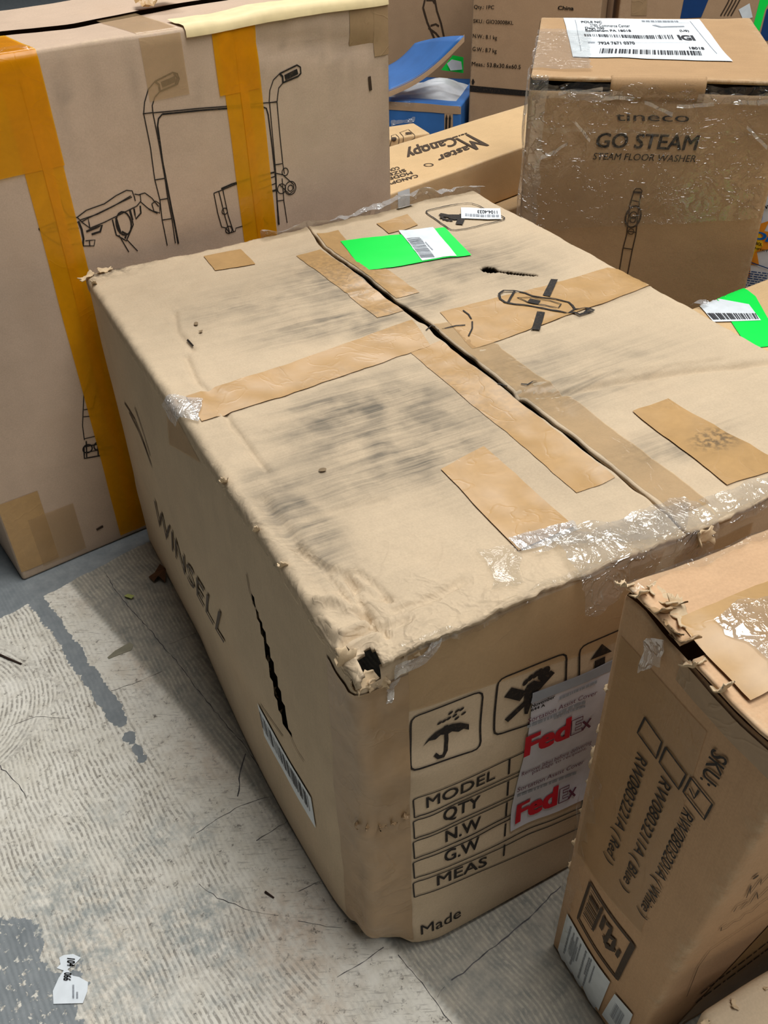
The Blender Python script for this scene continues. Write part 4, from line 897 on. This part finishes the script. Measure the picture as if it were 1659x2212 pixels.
for qq in [((430, 893), (503, 998), (478, 1068), (398, 958)), ((520, 1020), (607, 1137), (575, 1200), (492, 1085)), ((628, 1150), (720, 1265), (685, 1330), (595, 1212))]: d.stroke(z7b(*qq), .0022, True)
d.stroke(z7b((622, 1196), (642, 1240), (662, 1205)), .0022); d.build('printed_tick_boxes', MT['ink'])
d = Decal(SB, 'left', .0016)
d.stroke(z7b((193, 1602), (378, 1868), (305, 2014), (140, 1757)), .0045, True); d.stroke(z7b((378, 1868), (305, 2014)), .008); d.bars(z7b((200, 1632), (160, 1745), (200, 1810), (238, 1695)), 12, 4); d.quad(z7b((240, 1705), (200, 1800), (208, 1815), (250, 1720)), .01)
d.quad(z7b((250, 1740), (232, 1790), (245, 1812), (262, 1765)), .01); d.stroke(z7b((262, 1775), (285, 1800), (270, 1830), (300, 1850), (285, 1890), (255, 1860), (275, 1820)), .006); d.stroke(z7b((250, 1830), (262, 1880), (300, 1895)), .005); d.quad(z7b((315, 1885), (300, 1910), (312, 1930), (325, 1905)), .01)
d.build('printed_picture', MT['ink_brown'])
lab = Decal(SB, 'left', .0018).quad(z7b((95, 1735), (280, 2030), (222, 2190), (55, 1890))).build('barcode_label', MT['paper'])
d = Decal(SB, 'left', .0024)
for f0 in (.14, .3, .5, .62): 
    A_ = [np.array(v) for v in z7b((95, 1735), (280, 2030), (222, 2190), (55, 1890))]; L_ = lambda u, v: tuple((1 - u) * ((1 - v) * A_[0] + v * A_[3]) + u * ((1 - v) * A_[1] + v * A_[2]))
    d.greek(L_(f0, .12), L_(f0, .85), L_(f0 - .03, .12), int(f0 * 50)); d.greek(L_(f0 + .08, .15), L_(f0 + .08, .6), L_(f0 + .055, .15), int(f0 * 70))
d.bars([L_(.18, .3), L_(.34, .3), L_(.34, .7), L_(.18, .7)], 10, 2); d.build('lettering', MT['paper_soft'], lab)
lab = Decal(SB, 'left', .0018).quad(z7b((300, 2080), (378, 2170), (335, 2290), (245, 2170))).build('barcode_label', MT['paper'])
Decal(SB, 'left', .0024).bars(z7b((305, 2120), (345, 2175), (320, 2230), (280, 2170)), 14, 6).build('barcode', MT['paper_soft'], lab)
d = Decal(SB, 'front', .0014)
d.text('Assem', *z7b((760, 1815), (960, 1600), (748, 1790)), -.004, .25) if False else None
d.stroke(z7b((770, 1775), (748, 1790), (745, 1805), (770, 1795), (800, 1770), (830, 1760), (850, 1735), (880, 1725), (910, 1695), (960, 1660)), .0011); d.stroke(z7b((800, 1725), (815, 1700), (860, 1680), (830, 1715), (870, 1690), (900, 1640), (905, 1670), (960, 1615)), .0011); d.stroke(z7b((855, 1665), (875, 1610), (870, 1650), (920, 1580), (915, 1610), (960, 1560)), .0011); d.circle(z7b((895, 1575))[0], .003)
d.greek(*z7b((640, 2120), (960, 1880), (640, 2114)), 5); d.greek(*z7b((660, 2080), (960, 1850), (660, 2075)), 6); d.stroke(z7b((600, 2090), (650, 1960), (700, 1890), (960, 1720)), .0008)
d.build('printed_script', MT['ink_brown'])
Decal(SB, 'front', .0010, px=False).quad([(.06, .02), (SW, .02), (SW, .25), (.12, .25)], .015).build('tape', MT['tape'])
crumple(SB, 'front', [(.0, .002), (.07, .002), (.07, .05), (.0, .045)], 'torn_tape', MT['film_white'], .01, .003, .004, 8, .01)

# ================================================================== CARTON CORNER NEAREST THE PINKISH FACE
NB = Box('low_carton', (.4025, .0800), math.radians(25.5), .36, .30, .21, 'low carton with a crushed pale top edge, in front of the SKU carton', 'box', .012, soft_warp(.006, .004, 51, (.36, .30, .21)))
NB.shell(MT['card'], .008, grime=.5)
for i in range(8): scrap(NB, (.0 + .035 * i, .290, .212), .016, (.4, .3 * i, i), 'torn_paper', seed=160 + i, curl=.35)
Decal(NB, 'top', .0012, px=False).quad([(.0, .20), (.36, .20), (.36, .25), (.0, .25)]).build('tape', MT['tape_clear'])

# ================================================================== CARTON WITH THE SECOND GREEN STICKER
gp = [floor_pt(p, .42) for p in [(1500, 662), (1659, 600)]]; gy = math.atan2(gp[1][1] - gp[0][1], gp[1][0] - gp[0][0])
ge = np.array([math.cos(gy), math.sin(gy)]); gn = np.array([-math.sin(gy), math.cos(gy)])
GB = Box('sticker_carton', gp[0][:2] - .088 * ge - .34 * gn, gy, .46, .34, .42, 'plain tan carton with neon green sticker, half hidden behind the large battered carton', 'box', .006, soft_warp(.002, .003, 61, (.46, .34, .42)))
GB.shell(MT['card_gold'], .02)
zg = Z(1459, 300, .226)
g = Decal(GB, 'top', .0015).quad(zg((250, 1600), (440, 1508), (760, 1512), (1010, 2000))).build if False else None
Decal(GB, 'top', .0015).quad(zg((330, 1505), (765, 1512), (1040, 1975), (700, 2010))).build('green_sticker', MT['green'])
lab = Decal(GB, 'top', .0022).quad(zg((180, 1600), (700, 1592), (815, 1745), (360, 1760))).build('barcode_label', MT['paper'])
Decal(GB, 'top', .0028).bars(zg((300, 1680), (770, 1680), (800, 1735), (360, 1742)), 34, 7).build('barcode', MT['paper_ink'], lab)
crumple(GB, 'top', [(.085, .325), (.105, .325), (.105, .345), (.085, .345)], 'torn_tape', MT['film_white'], .015, .003, .004, 3)

# ================================================================== PRODUCT BAG BOX
PB = Box('printed_box', (.742, 1.765), math.radians(-33), .30, .16, .47, 'white box with blue lettering and orange burst print, beside the washer carton', 'box', .01, soft_warp(.004, .006, 71, (.30, .16, .47)))
PB.shell(MT['white'], .02)
zp = zg
def PD(o_=.0014): return Decal(PB, 'front', o_)
PD(.0010).poly(zp((700, 1030), (640, 1150), (560, 1250), (690, 1290), (710, 1340), (720, 1200), (800, 1200), (780, 1080), (900, 1050), (1000, 900), (850, 880), (900, 780), (780, 820), (740, 930))).build('printed_burst', MT['orange'])
PD(.0014).poly(zp((720, 940), (690, 1060), (660, 1140), (740, 1140), (760, 1080), (840, 1020), (830, 960), (800, 860), (760, 830))).build('printed_burst', MT['yellow'])
d = PD(.0020); d.text('STOR', *zp((640, 880), (960, 1000), (660, 820)), .04); d.text('D', *zp((765, 790), (820, 808), (790, 700)), .05); d.build('printed_lettering', MT['brightblue'])
d = PD(.0022); d.text('CONTROL', *zp((680, 985), (830, 1022), (685, 958)), .03); d.text('ONTO', *zp((800, 650), (950, 680), (808, 615)), .04); d.text('DISINFECTION', *zp((690, 1030), (960, 1100), (694, 1012)), .02); d.build('printed_lettering', MT['ink'])
d = PD(.0018); d.stroke(zp((660, 1155), (900, 1240)), .002)
for i in range(9): d.greek(*zp((560, 1230 + 24 * i), (960, 1300 + 24 * i), (562, 1220 + 24 * i)), i)
d.build('printed_lettering', MT['navy'])
crumple(PB, 'top', [(.0, .0), (.30, .0), (.30, .16), (.0, .16)], 'plastic_cover', MT['film_white'], .02, .004, .008, 5)

# ================================================================== LONG FLAT CARTON AND WHAT IT LIES ON
cyaw = math.radians(42.0); ce = np.array([math.cos(cyaw), math.sin(cyaw)]); cn = np.array([-math.sin(cyaw), math.cos(cyaw)])
cA = np.array([.057, 1.925]) - .125 * ce
UB = Box('plain_carton', cA - .045 * cn + .02 * ce, cyaw, .80, .285, .309, 'plain tan carton lying underneath the long canopy carton', 'box', .005, None)
UB.shell(MT['card_gold'], .03)
CB = Box('canopy_carton', cA, cyaw, .86, .236, .109, 'long flat tan carton with upside down canopy lettering', 'box', .004, soft_warp(.0015, .0, 81, (.86, .236, .11)), z0=.311)
CB.shell(MT['card_gold'], .015)
zc = Z(820, 200, .2291)
d = Decal(CB, 'top', .0012)
d.text('M', *zc((835, 395), (712, 440), (1035, 500)), .015); d.text('Canopy', *zc((700, 420), (235, 560), (745, 490)), .03); d.text('aster', *zc((830, 500), (535, 605), (865, 550)), .03); d.circle(zc((462, 685))[0], .010, .003)
for t_, a, b in [('CANOPY', (350, 775), (60, 855)), ('MODEL', (295, 745), (40, 815)), ('SIZE', (235, 722), (70, 768)), ('COLOR', (175, 700), (0, 745))]: d.text(t_, *zc(a, b, (a[0] + 22, a[1] + 22)), .02)
d.build('printed_lettering', MT['ink_brown'])
d = Decal(CB, 'top', .0012); d.greek(*zc((820, 382), (370, 512), (828, 390)), 4); d.build('printed_lettering', MT['ink_brown'])
Decal(CB, 'front', .0012, px=False).quad([(.11, .055), (.145, .055), (.145, .107), (.11, .107)]).build('paper_label', MT['paper'])
ky = math.radians(22); ke = np.array([math.cos(ky), math.sin(ky)]); kn = np.array([-math.sin(ky), math.cos(ky)])
KB = Box('icon_carton', np.array([.138, 2.322]) - .24 * ke, ky, .24, .098, .42, 'small tan carton with faint handling icons, squeezed behind the canopy carton', 'box', .004, None)
KB.shell(MT['card_gold'], .02)
d = Decal(KB, 'top', .0012)
for qq in [((190, 380), (270, 350), (340, 410), (245, 440)), ((110, 410), (150, 395), (200, 440), (120, 465))]: d.stroke(zc(*qq), .0015, True)
d.circle(zc((272, 385))[0], .008); d.circle(zc((135, 432))[0], .007); d.stroke(zc((240, 402), (310, 392)), .003); d.build('printed_icon', MT['ink_brown'])
crumple(KB, 'top', [zc((160, 480))[0], zc((250, 475))[0], zc((240, 500))[0], zc((165, 505))[0]], 'tape_film', MT['film_white'], .003, .002, .004, 2)

# ================================================================== BLUE CARTON, LID AJAR
by = math.radians(-17); be = np.array([math.cos(by), math.sin(by)]); bn = np.array([-math.sin(by), math.cos(by)])
bfr = floor_pt((997, 226), .36)[:2]
BB = Box('blue_carton', bfr - .42 * be, by, .42, .30, .36, 'blue carton with its lid ajar over a white plastic bag', 'box', .005, soft_warp(.003, .002, 91, (.42, .30, .36)))
BB.shell(MT['blue'], .02, cuts=dict(top=lambda c: (c[:, 0] > .03) & (c[:, 0] < .40) & (c[:, 1] > .05)))
zb = Z(820, 0, .2291)
Decal(BB, 'front', .0012).quad(zb((612, 1060), (692, 1070), (692, 1260), (612, 1260))).build('printed_panel', MT['card_back'])
d = Decal(BB, 'front', .0018)
for x_ in (632, 664): d.stroke(zb((x_, 1110), (x_ - 4, 1230)), .006); d.poly(zb((x_ - 12, 1120), (x_ + 1, 1075), (x_ + 13, 1122)))
d.build('printed_arrows', MT['ink'])
Decal(BB, 'front', .0014, px=False).quad([(.0, .335), (.42, .335), (.42, .358), (.0, .358)]).build('worn_rim', MT['card_back'])
crumple(BB, 'front', [zb((110, 1130))[0], zb((335, 1110))[0], zb((335, 1145))[0], zb((110, 1185))[0]], 'torn_tape', MT['film_white'], .006, .003, .006, 3)
crumple(BB, 'front', [zb((110, 930))[0], zb((330, 960))[0], zb((330, 1010))[0], zb((110, 990))[0]], 'tape_film', MT['film_thin'], .006, .003, .006, 4)
def at_y(p, y): d_ = pxray(p); return CAM_O + d_ * (y / d_[1])
y0 = bfr[1]
Lq = [at_y(p, y) for p, y in zip(zb((60, 880), (800, 345), (340, 415), (60, 640)), (y0 + .05, y0 + .04, y0 + .27, y0 + .27))]
n = 14; U, V_ = np.meshgrid(np.linspace(0, 1, n), np.linspace(0, 1, n), indexing='ij'); U, V_ = U.ravel()[:, None], V_.ravel()[:, None]
LP = (1 - U) * (1 - V_) * Lq[0] + U * (1 - V_) * Lq[1] + U * V_ * Lq[2] + (1 - U) * V_ * Lq[3]
LP[:, 2:] += -.022 * np.sin(np.pi * U) * (1 - V_ * .6) + .02 * V_ * (1 - V_)
lid_o = mk('lid', BB.local(LP), grid_faces(n, n), MT['blue'], BB.root, True); solidify(lid_o, .008, 0)
rim = []
for i in range(n): rim += [LP[i * n] + [0, 0, .0045], LP[i * n] * .93 + LP[i * n + 1] * .07 + [0, 0, .0055], LP[i * n] + [0, -.004, -.012]]
mk('lid_edge', BB.local(np.array(rim)), [[3 * i, 3 * i + 3, 3 * i + 4, 3 * i + 1] for i in range(n - 1)] + [[3 * i, 3 * i + 2, 3 * i + 5, 3 * i + 3] for i in range(n - 1)], MT['card_back'], BB.root, True)
# bag inside
bag = Box.__new__(Box)
nn_ = 26; U, V_ = np.meshgrid(np.linspace(0, 1, nn_), np.linspace(0, 1, nn_), indexing='ij'); Pb = np.stack([.04 + .355 * U.ravel(), .055 + .235 * V_.ravel(), 0 * U.ravel()], 1)
e_ = np.minimum(np.minimum(U, 1 - U), np.minimum(V_, 1 - V_)).ravel()
Pb[:, 2] = .338 + .045 * V_.ravel() * sstep(.3, .9, U.ravel()) * sstep(0, .25, e_) + .016 * np.abs(fbm(Pb * [.5, 2, 1], 14, 3, 3)) * sstep(0, .1, e_)
bo = bpy.data.objects.new('plastic_bag', None); COL.objects.link(bo); bo.location = BB.o; bo.rotation_euler = (0, 0, by); bo['label'] = 'wrinkled white plastic bag with green sticker, inside the blue carton'; bo['category'] = 'bag'
mk('bag_film', Pb, grid_faces(nn_, nn_), MT['white'], bo, True)
Gq = [at_y(p, y0 + .20) for p in zb((580, 660), (690, 520), (790, 540), (790, 690))]; mk('green_sticker', [(v - BB.o) @ BB.R for v in Gq], [[0, 1, 2, 3]], MT['green'], bo)
Gq = [at_y(p, y0 + .195) for p in zb((635, 600), (680, 560), (770, 580), (780, 655), (670, 665))]; mk('paper_label', [(v - BB.o) @ BB.R for v in Gq], [[0, 1, 2, 3, 4]], MT['paper'], bo)

# ================================================================== CARTONS AT THE BACK
gf = floor_pt((1003, 268), .30)[:2]
IB = Box('spec_carton', gf + np.array([.012, .01]), math.radians(-15), .352, .50, .82, 'tall tan carton printed with quantity, weight and size lines, behind the washer carton', 'box', .005, soft_warp(.002, .003, 101, (.352, .5, .82)))
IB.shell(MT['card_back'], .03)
d = Decal(IB, 'front', .0014)
for t_, a, b, c in [('Qty.: 1PC', (890, 80), (1080, 86), (891, 45)), ('SKU.: GIO2000BKL', (885, 213), (1262, 232), (886, 178)), ('N.W.: 8.1 kg', (880, 354), (1108, 372), (881, 318)), ('G.W.: 8.7 kg', (877, 478), (1104, 498), (878, 440)), ('Meas.: 53.8x30.6x60.5', (870, 618), (1330, 650), (871, 580))]: d.text(t_, *zb(a, b, c), .008)
d.text('China', *zb((1680, 90), (1830, 95), (1682, 55)), .03); d.stroke(zb((880, 795), (882, 750)), .006); d.poly(zb((866, 775), (881, 738), (900, 778)))
d.build('printed_lettering', MT['ink'])
Decal(IB, 'front', .0014).quad(zb((853, 803), (1420, 855), (1420, 908), (853, 862)), .03).build('printed_bar', MT['ink'])
DB = Box('drawing_carton', (-.55, 3.45), math.radians(4), 1.15, .35, 1.1, 'large tan carton with a looping line drawing, behind the blue carton', 'box', .006, soft_warp(.003, .004, 111, (1.15, .35, 1.1)))
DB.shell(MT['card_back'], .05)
d = Decal(DB, 'front', .0016); d.stroke(zb((440, -60), (410, 70), (450, 210), (520, 370)), .006); d.stroke(zb((510, -60), (540, 100), (580, 220), (610, 360)), .006); d.stroke(zb((440, 0), (500, 0), (520, 30)), .005); d.stroke(zb((480, 240), (530, 225), (560, 245)), .005); d.stroke(zb((460, 260), (530, 310), (570, 360)), .005); d.build('printed_drawing', MT['ink_brown'])
wf = floor_pt((1304, 60), .30)[:2]; wf = np.array([.745, 3.05])
WB = Box('striped_carton', wf, math.radians(-8), .95, .4, 1.0, 'tan carton with a navy diagonal stripe, at the back behind the washer carton', 'box', .006, soft_warp(.003, .004, 121, (.95, .4, 1.0)))
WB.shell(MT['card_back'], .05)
zt = Z(1100, 0, .337)
Decal(WB, 'front', .0014).poly(zt((1095, 120), (1130, -60), (1300, -60), (1230, 110))).build('printed_stripe', MT['navy'])
Decal(WB, 'front', .0014).poly(zt((1560, 180), (1620, -60), (1700, -60), (1640, 60), (1600, 210))).build('printed_stripe', MT['green'])
Decal(WB, 'front', .0012).poly(zt((1600, 260), (1650, 60), (1800, -60), (1800, 260))).build('printed_stripe', MT['navy'])
Decal(WB, 'front', .0016).poly(zt((1470, 60), (1540, 20), (1560, 110), (1500, 130))).build('paper_label', MT['paper'])
d = Decal(WB, 'front', .0014)
for i in range(4): d.stroke(zt((1355 + 22 * i, 100), (1400 + 22 * i, 20), (1430 + 24 * i, -50)), .004)
d.build('printed_stripes', MT['ink_brown'])
Decal(WB, 'front', .0010).quad(zt((780, 100), (880, 100), (890, -80), (790, -80)), .05).build('tape', MT['tape_dull'])

# ================================================================== LITTER ON THE FLOOR
def litter(name, label, cat, pts, z, mat, curl=0.0, seed=0, thick=.0004):
    P = np.array([floor_pt(p)[:2] for p in pts]); c = P.mean(0)
    tri = tessellate_polygon([[Vector((x, y, 0)) for x, y in P]]); V = np.concatenate([P - c, np.full((len(P), 1), z)], 1); V[:, 2] += curl * np.abs(vnoise(V, 60, seed))
    o = mk(name, V, [list(t) for t in tri], MT[mat], None); o.location = (c[0], c[1], 0); o['label'] = label; o['category'] = cat; solidify(o, thick, 0); return o, c
zf = Z(0, 1600, .2766)
o, c = litter('torn_label', 'torn white number label stuck to the floor', 'paper', zf((465, 1700), (500, 1680), (575, 1672), (635, 1700), (590, 1745), (530, 1790), (570, 1840), (620, 1850), (690, 1890), (685, 1960), (650, 2055), (420, 2060), (415, 1960), (460, 1860), (500, 1800), (445, 1780), (475, 1750)), .0012, 'paper', .001, 1)
class FD(Decal):
    def c(s, pts): return np.array([floor_pt(p)[:2] for p in pts])
    def build(s, name, mat, parent, z, c0):
        UV = np.concatenate(s.V) - c0; return mk(name, np.concatenate([UV, np.full((len(UV), 1), z)], 1), s.F, mat, parent)
d = FD(None, None, 0); d.text('104', *zf((530, 1706), (530, 1768), (590, 1712)), .02); d.build('lettering', MT['ink'], o, .0032, c); d = FD(None, None, 0); d.text('066', *zf((508, 1818), (500, 1880), (565, 1822)), .02); d.build('lettering', MT['ink'], o, .0032, c)
d = FD(None, None, 0); d.greek(*zf((570, 1915), (570, 2020), (585, 1915)), 3); d.build('lettering', MT['paper_soft'], o, .0032, c); d = FD(None, None, 0); d.greek(*zf((600, 1970), (600, 2020), (615, 1970)), 4); d.build('lettering', MT['paper_soft'], o, .0032, c)
zl = Z(0, 1250, .211)
litter('dry_leaf', 'crumpled brown dry leaf by the large battered carton', 'leaf', [(322, 1250), (335, 1240), (350, 1236), (362, 1246), (358, 1262), (345, 1256), (334, 1262)], .003, 'leaf', .02, 3)
litter('leaf_bit', 'small yellow-green leaf fragment on the floor', 'leaf', zl((1275, 195), (1310, 165), (1345, 175), (1385, 205), (1350, 220), (1310, 215)), .002, 'leafgreen', .01, 4)
litter('flat_scrap', 'grey tapered flat scrap on the cream floor', 'scrap', zl((1100, 810), (1180, 740), (1330, 655), (1368, 680), (1345, 735), (1200, 790), (1115, 825)), .0008, 'scrap', 0, 5)
def stick(name, label, pts, r):
    P = np.array([floor_pt(p) for p in pts]); P[:, 2] = r + .0003; c = P[0].copy(); c[2] = 0; P = P - c; V, F = [], []
    for i, p in enumerate(P):
        t = P[min(i + 1, len(P) - 1)] - P[max(i - 1, 0)]; t /= np.linalg.norm(t); s_ = np.array([-t[1], t[0], 0]); rr = r * (1 - .5 * i / len(P))
        for a in range(6): V.append(p + rr * (math.cos(a * math.pi / 3) * s_ + math.sin(a * math.pi / 3) * np.array([0, 0, 1])))
    for i in range(len(P) - 1):
        for a in range(6): F.append([6 * i + a, 6 * i + (a + 1) % 6, 6 * i + 6 + (a + 1) % 6, 6 * i + 6 + a])
    F += [list(range(6))[::-1], [6 * (len(P) - 1) + a for a in range(6)]]
    o = mk(name, V, F, MT['twig'], None, True); o.location = c; o['label'] = label; o['category'] = 'twig'
stick('twig', 'long dark curved twig on the comb-marked floor', [(-30, 1404), (0, 1416), (20, 1425), (47, 1436)], .0022)
stick('twig', 'tiny dark splinter on the floor near the large carton', [(573, 1928), (582, 1934), (592, 1941)], .0016)
